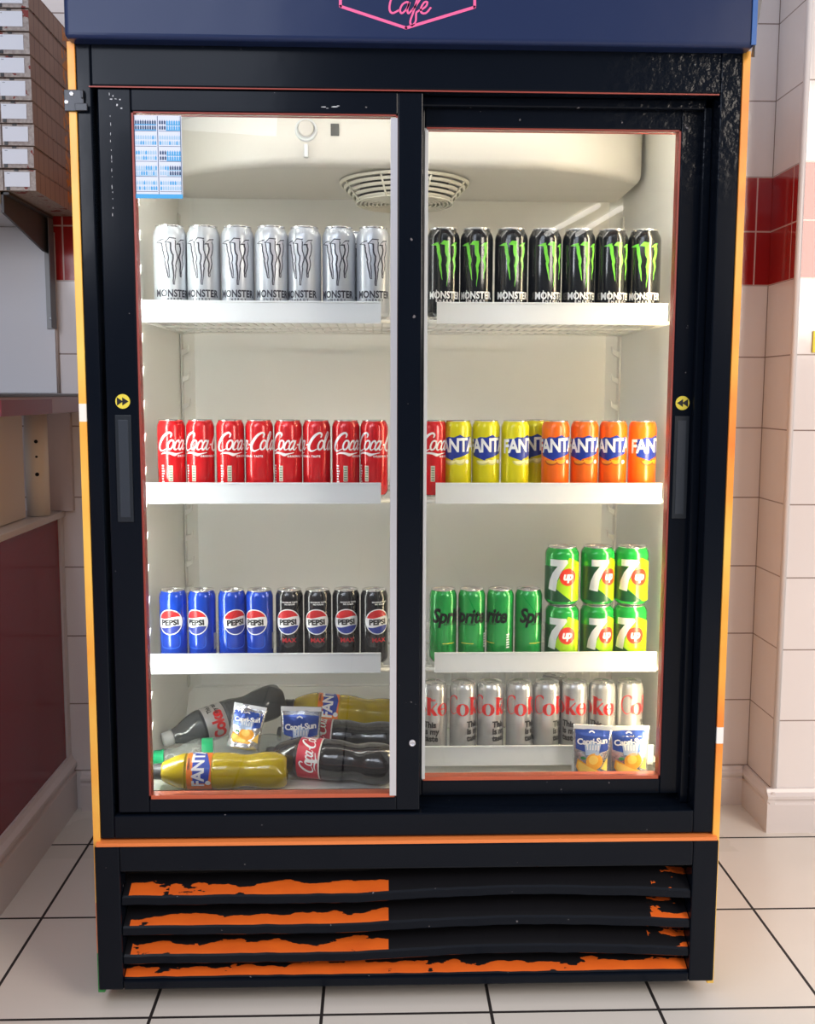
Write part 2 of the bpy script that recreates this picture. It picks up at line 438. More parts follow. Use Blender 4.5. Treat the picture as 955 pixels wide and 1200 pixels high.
def can_body(b, r, h, m, neck, mneck=None):
    rn = r-.0060 if r > .028 else r-.0042
    mn = mneck or m
    top = h-neck
    b.lathe([(r-.009, .0, M_lid), (r-.0065, .0012, M_lid), (r-.004, .004, m), (r-.0008, .009, m), (r, .012, m), (r, top, mn), (r-.0012, top+neck*.35, mn), (rn+.001, top+neck*.72, mn), (rn, top+neck*.84, M_lid), (rn+.0014, top+neck*.94, M_lid), (rn+.0014, h-.0004, M_lid), (rn+.0004, h, M_lid), (rn-.0012, h-.003, M_lid), (rn-.002, h-.004, M_lid)], m, 40, cap=False)
def can_lid(root, r, h):
    rn = r-.0060 if r > .028 else r-.0042
    b = B(); b.lathe([(rn-.0012, h-.0035), (rn-.003, h-.0052), (rn-.0045, h-.0038), (.0001, h-.0036)], M_lid, 32)
    l = b.build('lid', root)
    b = B(); z = h-.0035
    b.prism([(.004*math.cos(a)*1.6, .006*math.sin(a)-.001+.007) for a in [i*PI/6 for i in range(12)]], lambda u, v, w_: (u, v, w_), z, z+.0012, M_lid)
    b.lathe([(.003, z), (.003, z+.0018), (.0005, z+.002)], M_lid, 12)
    b.build('tab', root)

KMM = .001
def D_(b, tris, r, m, off, **kw): b.decal([ccw(t) for t in mv(tris, sc=KMM)], cyl(r), m, off, **kw)

White = mat('print_white', (.88, .88, .88), .3); Black = mat('print_black', (.012, .012, .014), .35)

def can_proto(kind):
    root = D.objects.new('can', None); C.objects.link(root); root.empty_display_size = .03
    b = B()
    if kind in ('ultra', 'green'):
        r, h = .031, .168
        if kind == 'ultra':
            mb = mat('can_white_silver', (.52, .55, .60), .33, metal=.35, coat=.3, bump=(260, .35, .0006))
            can_body(b, r, h, mb, .020)
            dk = mat('print_dark_grey', (.03, .03, .045), .4); fill = mat('print_pale_claw', (.50, .50, .56), .4)
            D_(b, [[(x*1.12, y) for x, y in t] for t in mv(claws(2.9), 0, 63)], r, dk, .00015); D_(b, [[(x*1.12, y) for x, y in t] for t in mv(claws(-1.6), .4, 63.3)], r, fill, .0003)
            D_(b, mv(text('MONSTER', 12.5, .7, 0, .80, 1.05), 0, 37.5), r, dk, .00015)
            D_(b, mv(text('ENERGY', 4, .2, 0, 1.0, 1.9), 0, 31), r, dk, .00015)
            D_(b, mv(text('ZERO SUGAR', 3.6, .15, 0, 1.0, 1.3), 0, 143), r-.0004, dk, .0003)
        else:
            mb = mat('can_black', (.010, .011, .012), .17, metal=.0, coat=.6)
            can_body(b, r, h, mb, .020)
            gm = mat('print_claw_green', (.16, .62, .05), .3, coat=.3)
            D_(b, [[(x*1.12, y) for x, y in t] for t in mv(claws(-.6), 0, 63)], r, gm, .0002)
            D_(b, mv(text('MONSTER', 12.5, .7, 0, .80, 1.05), 0, 37.5), r, White, .0002)
            D_(b, mv(ribbon([(-17.3, 35), (-17.3, 53)], 1.6, raw=True), 0, 0), r, White, .0003)
            D_(b, mv(text('ENERGY', 4.2, .2, 0, 1.1, 1.8), 0, 31), r, White, .0002)
            D_(b, mv(text('- ENERGY + JUICE -'[2:8]*2, 2.8, .1, 0, 1.0, 1.4), 0, 144), r-.0004, White, .0003)
    elif kind == 'cola':
        r, h = .0266, .146
        mb = mat('can_red', (.62, .010, .014), .22, metal=.15, coat=.5)
        can_body(b, r, h, mb, .013)
        D_(b, mv(CS, -56, 89, sc=1.10), r, White, .0002)
        D_(b, mv(text('ORIGINAL TASTE', 3.6, .2, 0, 1, 1.25), 5, 76), r, White, .0002)
        D_(b, rect(-36, 30, -28, 60), r, mat('print_pale_panel', (.62, .60, .50), .4), .0002)
        for k in range(6): D_(b, rect(-35, 32+k*4.6, -29, 34+k*4.6), r, mat('print_green_grey', (.12, .22, .12), .4), .0003)
        for k in range(7): D_(b, rect(-50, 28+k*5, -44+random.uniform(-2, 0), 31+k*5), r, White, .0002)
        D_(b, rect(56, 28, 72, 40), r, mat('print_pale_panel', (0, 0, 0)), .0002)
    elif kind in ('soda_lemon', 'soda_orange'):
        r, h = .0266, .146
        mb = mat('can_yellow', (.66, .60, .0), .28, metal=.1, coat=.25) if kind == 'soda_lemon' else mat('can_orange', (.84, .14, .002), .28, metal=.1, coat=.3)
        can_body(b, r, h, mb, .013)
        blue = mat('print_royal_blue', (.012, .035, .30), .3)
        D_(b, tri([(-31, 79), (-4, 70), (-3, 73), (14, 78), (30, 84), (33, 116), (20, 114), (10, 119), (-2, 114), (-14, 115), (-22, 111), (-32, 112)]), r, blue, .00015)
        D_(b, mv(text('FANTA', 25, 1.1, .06, .80, .92), 0, 87, rot=.05), r, White, .00035)
        fr = mat('print_lemon_fruit', (.85, .80, .38), .4) if kind == 'soda_lemon' else mat('print_orange_fruit', (.80, .32, .01), .4)
        fd = mat('print_lemon_shade', (.60, .56, .16), .4) if kind == 'soda_lemon' else mat('print_orange_shade', (.40, .07, .005), .4)
        D_(b, disc(-9, 70, 14, 9, a0=PI, a1=2*PI) + disc(10, 71, 12, 10, a0=PI*.95, a1=PI*2.1), r, fd, .0001)
        D_(b, disc(-9, 70, 11, 6, a0=PI, a1=2*PI) + disc(10, 71, 9, 7, a0=PI*.95, a1=PI*2.1), r, fr, .00025)
        D_(b, disc(25, 68, 4), r, White, .0004)
    elif kind in ('pepsi', 'max'):
        r, h = .0266, .146
        mb = mat('can_blue', (.004, .055, .50), .22, metal=.25, coat=.5) if kind == 'pepsi' else mat('can_gloss_black', (.014, .014, .016), .2, metal=.1, coat=.5)
        can_body(b, r, h, mb, .013)
        red = mat('print_globe_red', (.62, .02, .025), .3); blu = mat('print_globe_blue', (.03, .05, .30), .3)
        cx, cy, R = 0, 86, 25
        D_(b, disc(cx, cy, R, n=48), r, White, .00015)
        R2 = 23; lo = []; up = []
        def wave(x, o): return o + 2.2*math.sin(x/R2*2.6)
        N = 30
        for sgn, y0, m_ in ((1, 8.5, red), (-1, -9.5, blu)):
            xs = [-R2+2*R2*i/N for i in range(N+1)]; tr_ = []
            for i in range(N):
                q = []
                for x in (xs[i], xs[i+1]):
                    yc = math.sqrt(max(0, R2*R2-x*x)); yw = wave(x, y0)
                    yw = max(min(yw, yc), -yc); q.append(((x, yw), (x, sgn*yc)))
                tr_ += [ccw([q[0][0], q[1][0], q[1][1]]), ccw([q[0][0], q[1][1], q[0][1]])]
            D_(b, mv(tr_, cx, cy), r, m_, .0003)
        D_(b, mv(text('PEPSI', 10, .75, 0, 1.08, 1.02), 0, cy-5.5, rot=.04), r, Black, .00045)
        if kind == 'max':
            D_(b, mv(text('MAX', 8, .5, 0, 1.1, 1.05), 2, 46), r, mat('print_max_red', (.42, .012, .02), .3), .0003)
            D_(b, mv(text('MAXIMUM TASTE', 2.6, .15, 0, 1.0, 1.1), 4, 123) + mv(text('NO SUGAR', 2.6, .15, 0, 1.0, 1.1), 4, 119), r, White, .0002)
        else:
            lb = mat('print_bright_blue', (.03, .14, .75), .25)
            D_(b, ribbon([(-19, 66), (-19, 42), (-14, 36), (0, 34.5), (14, 36), (19, 42), (19, 58)], 1.6, n=4), r, lb, .0002)
        D_(b, rect(38, 30, 46, 62), r, mat('print_grey_panel', (.35, .36, .36), .4), .0002)
    elif kind == 'sprite':
        r, h = .0266, .146
        mb = mat('can_green', (.006, .33, .055), .25, metal=.25, coat=.5)
        can_body(b, r, h, mb, .013)
        D_(b, mv(text('Sprite', 27, 1.5, .22, .82, .95), 2, 83), r, mat('print_dark_green', (.0015, .008, .004), .3, spec=.15), .0002)
        D_(b, mv(text('ZERO SUGAR', 3, .15, 0, 1, 1.1), 4, 78), r, mat('print_dark_green', (0, 0, 0)), .0002)
        D_(b, rect(-12, 41, 14, 42.3), r, mat('print_yellow', (.7, .65, .04), .3), .0002)
        for k in range(6): D_(b, rect(38, 32+k*5, 45, 35+k*5), r, White, .0002)
    elif kind == 'sevenup':
        r, h = .033, .115
        mb = mat('can_leaf_green', (.01, .36, .05), .22, metal=.25, coat=.5)
        can_body(b, r, h, mb, .014, mat('can_leaf_green', (0, 0, 0)))
        lime = mat('print_lime', (.38, .68, .005), .25, metal=.15, coat=.3); lime2 = mat('print_lime_yellow', (.60, .74, .005), .25, coat=.3)
        dg = mat('print_bottle_green', (.004, .075, .02), .3)
        silver = mat('print_silver_white', (.74, .76, .76), .3)
        D_(b, tri([(-52, 78), (-14, 78), (-24, 30), (-12, 12), (-52, 12)]), r, dg, .0001)
        D_(b, tri([(8, 96), (46, 82), (46, 10), (16, 10), (-20, 36)]), r, lime, .00015)
        D_(b, tri([(28, 86), (46, 82), (46, 10), (34, 10), (24, 40)]), r, lime2, .00022)
        D_(b, tri([(-30, 10), (16, 10), (-18, 36), (-26, 30)]), r, dg, .0002)
        D_(b, tri([(-30, 92), (4, 92), (6, 86), (-6, 70), (-14, 52), (-17, 30), (-34, 33), (-31, 50), (-24, 66), (-14, 79), (-30, 79)]), r, silver, .0003)
        D_(b, disc(7, 58, 17), r, mat('print_signal_red', (.70, .03, .01), .3), .0004)
        D_(b, mv(text('up', 15.5, 1.0, .22, .92, .9), 6, 53), r, White, .0006)
    elif kind == 'diet':
        r, h = .0266, .146
        mb = mat('can_silver', (.62, .62, .61), .27, metal=.6, coat=.15)
        can_body(b, r, h, mb, .013)
        rd = mat('print_cola_red', (.66, .015, .015), .3)
        t = ribbon([(-19, 31, 1), (-20, 36, 3.6), (-26, 38, 2), (-34, 33, 2.4), (-38, 20, 3.2), (-35, 7, 2.6), (-27, 1, 1.6), (-19, 6, .8)], 2)
        t += ring(-7, 11, 13, 12.5, 5, 11)
        t += rect(9, 0, 16.5, 36) + tri([(5, 36), (9, 36), (9, 34)]) + [ccw(x) for x in tri([(16.5, 13), (27, 25), (30, 25), (20.5, 14), (31, 0), (22, 0), (16.5, 9)])]
        t += ring(42, 11, 12.5, 12.5, 5.5, 11) + rect(35, 11, 52, 13)
        D_(b, mv(t, -4, 84), r, rd, .0002)
        D_(b, mv(text('diet', 5.5, .2, 0, 1, 1), 16, 113), r, rd, .0003)
        for i, s_ in enumerate(('This', 'is my', 'taste')):
            D_(b, mv(text(s_, 11.5, .7, 0, .9, 1.0, 'LEFT'), -2, 60-i*14), r, Black, .0004)
    body = b.build('body', root)
    can_lid(root, r, h)
    root['r'] = r
    del root['r']
    return root

ORD = ['first', 'second', 'third', 'fourth', 'fifth', 'sixth', 'seventh', 'eighth', 'ninth']
protos = {}
def can(kind, name, cat, x, y, z, rot, label, group):
    if kind not in protos:
        o = protos[kind] = can_proto(kind)
    else: o = copy_tree(protos[kind])
    o.name = name; o.location = (x, y, z); o.rotation_euler = (0, 0, rot)
    tag(o, label, cat, group); return o

# ------------------------------------------------------------------ setting
def rod_prof(pts, x0, x1): pass
b = B(); b.box(-3.0, 3.0, -8.6, 1.0, -.05, 0, M_floor); struct(b.build('floor'))
b = B(); b.box(1.2, 2.1, -7.6, -5.7, 2.522, 2.56, mat('ceiling_board', (.7, .7, .7), .7)); struct(b.build('ceiling'))
b = B(); b.box(-2.0, 1.25, .90, 1.0, 0, 2.9, M_back); struct(b.build('wall_back'))
b = B()
b.box(.95, 1.9, .72, .898, 0, 2.9, M_pf)
pil = b.build('wall_pillar'); struct(pil)
pil.data.materials.append(M_side)
for p in pil.data.polygons:
    if p.normal.x < -.9: p.material_index = 1
b = B(); b.tube([(.9515, .7215, .105), (.9515, .7215, 2.9)], .0075, M_skirt, 10); struct(b.build('trim_1'))
# left half wall, glossy dark red, with a pale end strip against the tiled wall
b = B(); b.box(-1.05, -.872, -1.2, .893, 0, .784, M_red_shell); struct(b.build('wall_left'))
b = B(); b.box(-.8725, -.866, .872, .898, .13, .784, M_skirt); struct(b.build('trim_2'))
# skirting boards
def skirting(name, fn, a, b_, h, flip=1):
    prof = [(0, 0), (.018, 0), (.018, h*.66), (.014, h*.70), (.014, h*.74), (.020, h*.80), (.020, h*.86), (.012, h*.93), (.008, h), (0, h)]
    q = B(); q.prism(prof, fn, a, b_, M_skirt); return struct(q.build(name, recalc=True))
skirting('baseboard_back', lambda u, v, w_: (w_, .899-u, v), -.84, .932, .105)
skirting('baseboard_left', lambda u, v, w_: (-.873+u, w_, v), -1.2, .8985, .150)
skirting('baseboard_pillar', lambda u, v, w_: (.9495-u, w_, v), .702, .8985, .105)
skirting('baseboard_right', lambda u, v, w_: (w_, .7195-u, v), .930, 1.9, .112)

# ledge and recess above the half wall
b = B(); b.box(-1.06, -.860, -1.2, .897, .785, .801, mat('ledge_board', (.58, .54, .52), .3)); o = b.build('ledge', bevel=.002)
tag(o, 'narrow pale board capping the dark red half wall on the left', 'ledge')
b = B(); b.box(-.926, -.906, -1.2, .735, .803, 1.050, mat('speckled_board', (.74, .70, .66), .6, bump=(40, .3, .002)))
b.box(-.906, -.902, .42, .430, .803, 1.050, mat('speckled_board', (0, 0, 0)))
tag(b.build('back_panel'), 'off-white speckled board standing upright under the counter', 'panel')
b = B(); b.lathe([(.0275, .802), (.0275, 1.053)], mat('cream_pipe', (.86, .80, .68), .4), 28, fn=lambda x, y, z: (x-.892, y+.79, z))
for z, rr in ((.985, .0045), (.948, .003), (.905, .0048)):
    b.tube([(-.884, .7645, z), (-.884, .7625, z)], rr, M_dark, 10)
tag(b.build('support_post'), 'round cream post with three dark screw holes under the counter', 'post')
b = B(); b.box(-.893, -.835, .882, .899, .802, 1.053, mat('grubby_paint', (.60, .52, .52), .5, bump=(20, .3, .003))); o = struct(b.build('trim_3'))
# counter slab
b = B(); cw = mat('counter_laminate', (.30, .20, .23), .35)
b.box(-2.0, -.80, .30, .893, 1.055, 1.094, cw)
b.box(-2.0, -.799, .298, .893, 1.094, 1.101, mat('counter_top_dark', (.015, .017, .02), .3))
o = b.build('counter', bevel=.002); tag(o, 'dark red-brown counter slab with a black top beside the fridge', 'counter')
b = B(); b.box(-.7998, -.797, .30, .62, 1.056, 1.088, mat('maroon_edging', (.17, .02, .03), .35)); b.build('edging_strip', o)
# smooth white wall panel behind the counter
b = B(); b.box(-2.0, -.866, .885, .899, 1.102, 1.511, mat('white_laminate', (.72, .73, .77), .3)); o = b.build('splash_panel')
b2 = B(); b2.tube([(-.864, .893, 1.102), (-.864, .893, 1.50)], .004, mat('sealant', (.52, .44, .40), .6), 6); b2.build('sealant_bead', o)
tag(o, 'smooth white panel on the wall between counter and pizza box shelf', 'panel')

# wall shelf with bracket
b = B(); b.box(-2.0, -.878, .565, .898, 1.512, 1.538, mat('shelf_white', (.66, .66, .68), .4)); o = b.build('wall_shelf', bevel=.001)
tag(o, 'white wall shelf carrying the stack of pizza boxes', 'shelf')
b = B(); b.box(-.884, -.862, .881, .884, 1.262, 1.53, M_grey); b.box(-.8625, -.860, .845, .884, 1.262, 1.53, mat('bracket_shade_steel', (.12, .12, .13), .5)); b.build('upright', o, bevel=.001)
b = B(); dk = mat('bracket_dark_steel', (.07, .07, .075), .55)
b.prism([(.575, 1.511), (.575, 1.494), (.845, 1.448), (.884, 1.448), (.884, 1.5375), (.575, 1.5375)], lambda u, v, w_: (w_, u, v), -.8775, -.872, dk)
b.box(-.8775, -.86, .575, .884, 1.5325, 1.5375, dk)
b.build('arm', o, recalc=True)
for z in (1.492, 1.288):
    b = B(); b.lathe([(.0045, 0), (.0040, .002), (.001, .003)], M_alu, 12, fn=lambda x, y, zz, z=z: (-.873+x, .8805-zz, z+y)); b.build('screw', o)

# pizza boxes
pf, ps = pizza_front(), pizza_side()
def pizza_box():
    root = D.objects.new('pizza_box', None); C.objects.link(root)
    b = B(); b.box(-.33, 0, 0, .325, .0015, .0450, pf)
    b.box(-.33, .0006, .003, .325, .0452, .0468, mat('card_edge', (.30, .20, .15), .7))
    b.box(-.0705, -.0685, -.0012, 0, .002, .045, mat('card_slot', (.10, .07, .06), .8)); b.box(-.064, -.056, -.0010, 0, .002, .010, Black); b.box(-.046, -.036, -.0010, 0, .0425, .046, Black)
    o = b.build('carton', root, bevel=.0012); o.data.materials.append(ps); k = len(o.data.materials)-1
    for p in o.data.polygons:
        if p.normal.x > .9: p.material_index = k
    b = B(); b.box(-.0665, -.0125, -.0020, 0, .0095, .0405, mat('label_paper', (.74, .77, .84), .5))
    for q in mv(text('PIZZA', 1.5, .1), -58, 36.5, sc=1): b.poly([(x*.001, -.0022, y*.001) for x, y in ccw(q)], mat('faint_ink', (.15, .16, .22), .5))
    b.build('paper_label', root)
    return root
pbx = pizza_box()
lv = ['bottom', 'second lowest', 'third lowest', 'fourth lowest', 'fifth lowest', 'sixth lowest', 'seventh lowest', 'eighth lowest', 'topmost']
for i in range(9):
    o = pbx if i == 0 else copy_tree(pbx)
    o.location = (-.800+random.uniform(-.0015, .0015), .568+random.uniform(-.002, .002), 1.5385+i*.0474)
    o.rotation_euler = (0, 0, random.uniform(-.006, .006))
    tag(o, 'brown pizza box with white label, %s in the stack on the wall shelf' % lv[i], 'pizza box', 'pizza boxes stacked on the wall shelf')

# yellow notice on the pillar
b = B(); b.box(.995, 1.10, .7145, .7195, 1.206, 1.257, mat('notice_yellow', (.85, .72, .02), .4)); o = b.build('wall_sticker')
tag(o, 'small yellow sticker on the white tiled pillar at the right edge', 'sticker')

# ceiling lamps far behind the viewer (their streaks show in the glass)
lm = mat('fluorescent_tube', (1, 1, 1), .4, emit=((1, .97, .9), 11.0))
for i, (p, q) in enumerate((((1.45, -7.3, 2.5), (1.605, -5.92, 2.5)), ((1.72, -7.3, 2.5), (1.80, -6.0, 2.5)))):
    b = B(); b.tube([p, q], .02, lm, 10); t = b.build('tube_lamp')
    tag(t, 'bare fluorescent tube on the shop ceiling, %s one, mirrored as a streak in the glass' % ('left' if i == 0 else 'right'), 'lamp', 'ceiling tubes')

# ------------------------------------------------------------------ FRIDGE
FR = empty('drinks_fridge', (0, 0, 0), 'tall black double sliding door drinks fridge, lit inside, standing on the tiled floor', 'fridge')
# carcass
for s_ in (-1, 1):
    b = B(); x0, x1 = sorted((s_*.5475, s_*.560)); b.box(x0, x1, -.002, .72, .030, 1.668, M_vinyl); o = b.build('side_panel', FR, bevel=.001)
    if s_ < 0: o['label'] = 'orange vinyl side panel with a green foot'
    b = B(); b.box(min(s_*.50, s_*.5475), max(s_*.50, s_*.5475), .06, .70, .31, 1.66, M_liner); b.build('inner_side_wall', FR)
b = B(); b.box(-.5475, .5475, .70, .72, .03, 1.668, M_dark); b.build('rear_panel', FR)
b = B()   # frame: stiles, rail and sill
b.box(-.5475, -.523, 0, .06, .318, 1.668, M_black); b.box(.512, .5475, 0, .06, .318, 1.668, M_black)
b.box(-.523, .512, 0, .06, 1.600, 1.668, M_black); b.box(-.523, .512, .0, .06, .318, .360, M_black)
b.box(-.523, .512, .06, .09, 1.590, 1.668, M_black); b.box(-.5, .5, .062, .09, .318, .372, M_black)
b.box(.497, .512, .035, .09, .36, 1.60, M_black); b.box(-.523, -.508, .055, .09, .36, 1.60, M_black)
b.box(-.505, .512, .035, .06, 1.584, 1.600, M_black)
b.build('frame', FR, bevel=.0025)
b = B(); b.box(-.527, .51, -.0008, .001, 1.5975, 1.5995, M_redtrim); b.build('track_edge', FR)
# liner
b = B()
b.box(-.50, .50, .640, .700, .36, 1.66, M_liner)
b.box(-.50, .50, .092, .640, .335, .358, M_liner)
b.prism([(.640, .358), (.640, .412), (.625, .410), (.600, .385), (.575, .358)], lambda u, v, w_: (w_, u, v), -.50, .50, M_liner)
b.box(-.50, .50, .625, .640, .345, .412, M_liner)
b.box(-.50, .50, .092, .70, 1.645, 1.66, M_liner)
for x in (-.50, .475):
    b.prism([(0, 0), (.025, 0), (.0, .025)] if x < 0 else [(0, 0), (.025, 0), (.025, .025)], lambda u, v, w_, x=x: (x+u, .64-v if False else .64-v*1.0, w_), .358, 1.6, M_liner)
lin = b.build('liner', FR, recalc=True)
gr = mat('grime', (.16, .11, .07), .8)
b = B(); random.seed(5)
for i in range(26):
    x = random.choice([-.495+random.random()*.05, -.46+random.random()*.06]); y = random.uniform(.45, .60); rr = random.uniform(.0012, .004)
    b.lathe([(rr, .3585), (rr*.6, .3595)], gr, 8, fn=lambda a, c, z, x=x, y=y: (x+a, y+c*1.5, z))
for (x, z, rr) in ((-.19, .455, .0075), (-.182, .452, .005), (-.13, .456, .003), (-.25, .46, .002), (-.24, .44, .002)):
    b.lathe([(rr, 0), (rr*.7, .001)], mat('dark_stain', (.10, .08, .05), .8), 9, fn=lambda a, c, zz, x=x, z=z: (x+a*1.2, .6395-zz, z+c*.7))
b.build('grime_spots', FR)['kind'] = 'stuff'
# evaporator cover with bowed front
ev = []
N = 24
for i in range(N+1):
    x = -.490+.980*i/N; t = abs(x)/.49
    ev.append((x, .285+.135*max(0, (t-.45)/.55)**2.0))
out = ev + [(.49, .639), (-.49, .639)]
b = B(); k = b.mi(M_evap)
rings = []
for inset, z in ((0, 1.644), (0, 1.556), (.004, 1.547), (.012, 1.542), (.022, 1.540)):
    rings.append([b.bm.verts.new((x*(1-inset*.6), y+inset, z)) for x, y in ev] + [b.bm.verts.new((.49, .639, z)), b.bm.verts.new((-.49, .639, z))])
for a_, c_ in zip(rings, rings[1:]):
    n = len(a_)
    for i in range(n):
        f = b.bm.faces.new((a_[i], c_[i], c_[(i+1) % n], a_[(i+1) % n])); f.material_index = k; f.smooth = i < N
b.bm.faces.new(rings[-1]).material_index = k
evo = b.build('evaporator_cover', FR, recalc=True)
# fan guard: shallow round grille hanging below the cover
b = B(); FX, FY = .0, .44
fg = mat('fan_guard_plastic', (.80, .77, .66), .4)
for i in range(5):
    r0 = .135-.0085*i; z = 1.537-.0085*i
    b.lathe([(r0, z), (r0-.002, z-.0055), (r0-.006, z-.0055), (r0-.004, z)], fg, 48, fn=lambda x, y, zz: (x+FX, y+FY, zz), cap=False)
for i in range(11):
    r0 = .101-.0085*i; z = 1.497
    if r0 > .01: b.lathe([(r0, z), (r0, z-.003), (r0-.0032, z-.003), (r0-.0032, z), (r0, z)], fg, 40, fn=lambda x, y, zz: (x+FX, y+FY, zz), cap=False)
for i in range(8):
    a = PI/8+i*PI/4; c, s2 = math.cos(a), math.sin(a)
    b.tube([(FX+.133*c, FY+.133*s2, 1.536), (FX+.103*c, FY+.103*s2, 1.497), (FX+.01*c, FY+.01*s2, 1.4965)], .0022, fg, 6)
b.build('fan_guard', evo)
b = B(); b.lathe([(.092, 1.5385), (.092, 1.512), (.02, 1.508)], mat('fan_dark', (.10, .10, .095), .6), 32, fn=lambda x, y, z: (x+FX, y+FY, z)); b.build('fan', evo)
# thermostat dial, vent and clip on the cover front
b = B(); fy = .285
b.lathe([(.0215, 0), (.0215, .003), (.0185, .006), (.0165, .004), (.0165, .002)], M_white, 28, fn=lambda x, y, z: (-.193+x, fy-.0005-z, 1.604-y)); b.lathe([(.0158, .001), (.0150, .010), (.013, .011)], mat('dial_grey', (.60, .58, .56), .4), 24, fn=lambda x, y, z: (-.193+x, fy-z, 1.606-y))
b.build('thermostat', evo)
b = B(); b.box(-.146, -.130, fy-.003, fy, 1.594, 1.616, mat('probe_grey', (.10, .10, .10), .5)); b.build('sensor_plate', evo)
b = B(); b.box(-.197, -.189, fy-.012, fy-.001, 1.552, 1.576, M_white); b.build('cable_clip', evo, bevel=.001)
# shelf rails with clip teeth
def rail(x, y, s_):
    b = B(); b.box(x-.002*s_ if s_ > 0 else x, x+.002 if s_ > 0 else x+.002, y-.012, y+.012, .42, 1.50, M_evap)
    z = .46
    while z < 1.48:
        b.prism([(0, 0), (.016, .010), (.018, .026), (.012, .016), (0, .014)], lambda u, v, w_: (x-s_*u, w_, z+v), y-.006, y+.006, M_wire); z += .0605
    b.build('shelf_rail', FR, recalc=True)
for s_ in (-1, 1):
    rail(s_*.4985, .145, s_); rail(s_*.4985, .605, s_)
# lamps inside the door frame
def lamp(name, p, q, col, st, r=.009):
    m = mat('lamp_'+name, col, .4, emit=(col, st)); b = B(); b.tube([p, q], r, m, 12); o = b.build('light_tube', FR); return o
lamp('right', (.4885, .108, .42), (.4885, .108, 1.53), (1.0, .82, .54), TUBE_R)
lamp('left', (-.4885, .108, .42), (-.4885, .108, 1.53), (.96, 1.0, .96), TUBE_L)
lamp('top', (-.44, .115, 1.600), (.46, .115, 1.600), (1.0, .95, .88), TUBE_T)
b = B(); b.box(-.012, .012, .092, .118, .36, 1.645, M_white); b.build('centre_post', FR)
# small rating plate on the liner sill
b = B(); b.box(.205, .255, .0905, .0918, .378, .392, mat('plate_grey', (.42, .42, .34), .5)); b.build('rating_plate', FR)

# sliding doors
M_mint = mat('handle_smoke', (.012, .017, .024), .3)
GT = .0022
def door(name, x0, x1, z0, z1, gx0, gx1, gz0, gz1, y, lab, hx0, hx1, left):
    b = B(); t = .028
    b.box(x0, gx0, y, y+t, z0, z1, M_black); b.box(gx1, x1, y, y+t, z0, z1, M_black)
    b.box(gx0, gx1, y, y+t, gz1, z1, M_black); b.box(gx0, gx1, y, y+t, z0, gz0, M_black)
    dr = b.build('sliding_door', FR, bevel=.002); dr['label'] = lab
    b = B(); gt = .0032
    b.box(gx0, gx0+gt, y+.002, y+t-.004, gz0, gz1, M_redtrim if left else M_alu)
    b.box(gx1-gt, gx1, y+.002, y+t-.004, gz0, gz1, M_redtrim)
    b.box(gx0, gx1, y+.002, y+t-.004, gz1-.002, gz1, M_redtrim); b.box(gx0, gx1, y+.002, y+t-.004, gz0, gz0+.0065, mat('orange_gasket', (.52, .11, .05), .4))
    b.build('gasket', dr)
    if left:
        b = B(); b.box(gx1-.0120, gx1-.0005, y-.001, y+.006, gz0+.004, gz1-.006, M_alu)
    else:
        b = B(); b.box(gx0+.0005, gx0+.006, y-.001, y+.006, gz0+.004, gz1-.006, M_white)
    b.build('edge_strip', dr)
    b = B(); b.box(gx0+.003, gx1-.003, y+.006, y+.010, gz0+.003, gz1-.003, M_glass); b.build('glass_pane', dr)
    b = B(); b.box(hx0, hx1, y-.0022, y, .884, 1.066, M_mint); b.box(hx0+.005, hx1-.005, y-.003, y-.002, .892, 1.058, mat('handle_inner', (.024, .032, .045), .35)); b.build('handle', dr, bevel=.002)
    cx = (hx0+hx1)/2
    b = B(); b.lathe([(.0125, 0), (.0122, .001)], mat('sticker_yellow', (.80, .66, .06), .4), 24, fn=lambda a, c, z: (cx+a, y-.0003-z, 1.089+c))
    s2 = 1 if left else -1
    for dx in (-.0075, .0015):
        b.poly([(cx+s2*(dx-.002), y-.0017, 1.096), (cx+s2*(dx-.002), y-.0017, 1.082), (cx+s2*(dx+.0085), y-.0017, 1.089)][::(1 if left else -1)], Black)
    b.build('arrow_sticker', dr)
    return dr
dl = door('left', -.515, .018, .364, 1.597, -.461, -.0235, .388, 1.562, .004, 'front sliding door on the left', -.501, -.474, True)
drr = door('right', -.022, .505, .372, 1.592, .0235, .4635, .400, 1.554, .050, 'rear sliding door on the right', .468, .494, False)
b = B(); b.lathe([(.0058, 0), (.0058, .004), (.0038, .005), (.0035, .001)], M_alu, 16, fn=lambda a, c, z: (.0045+a, .004-z, .489+c)); b.build('keyhole', dl)
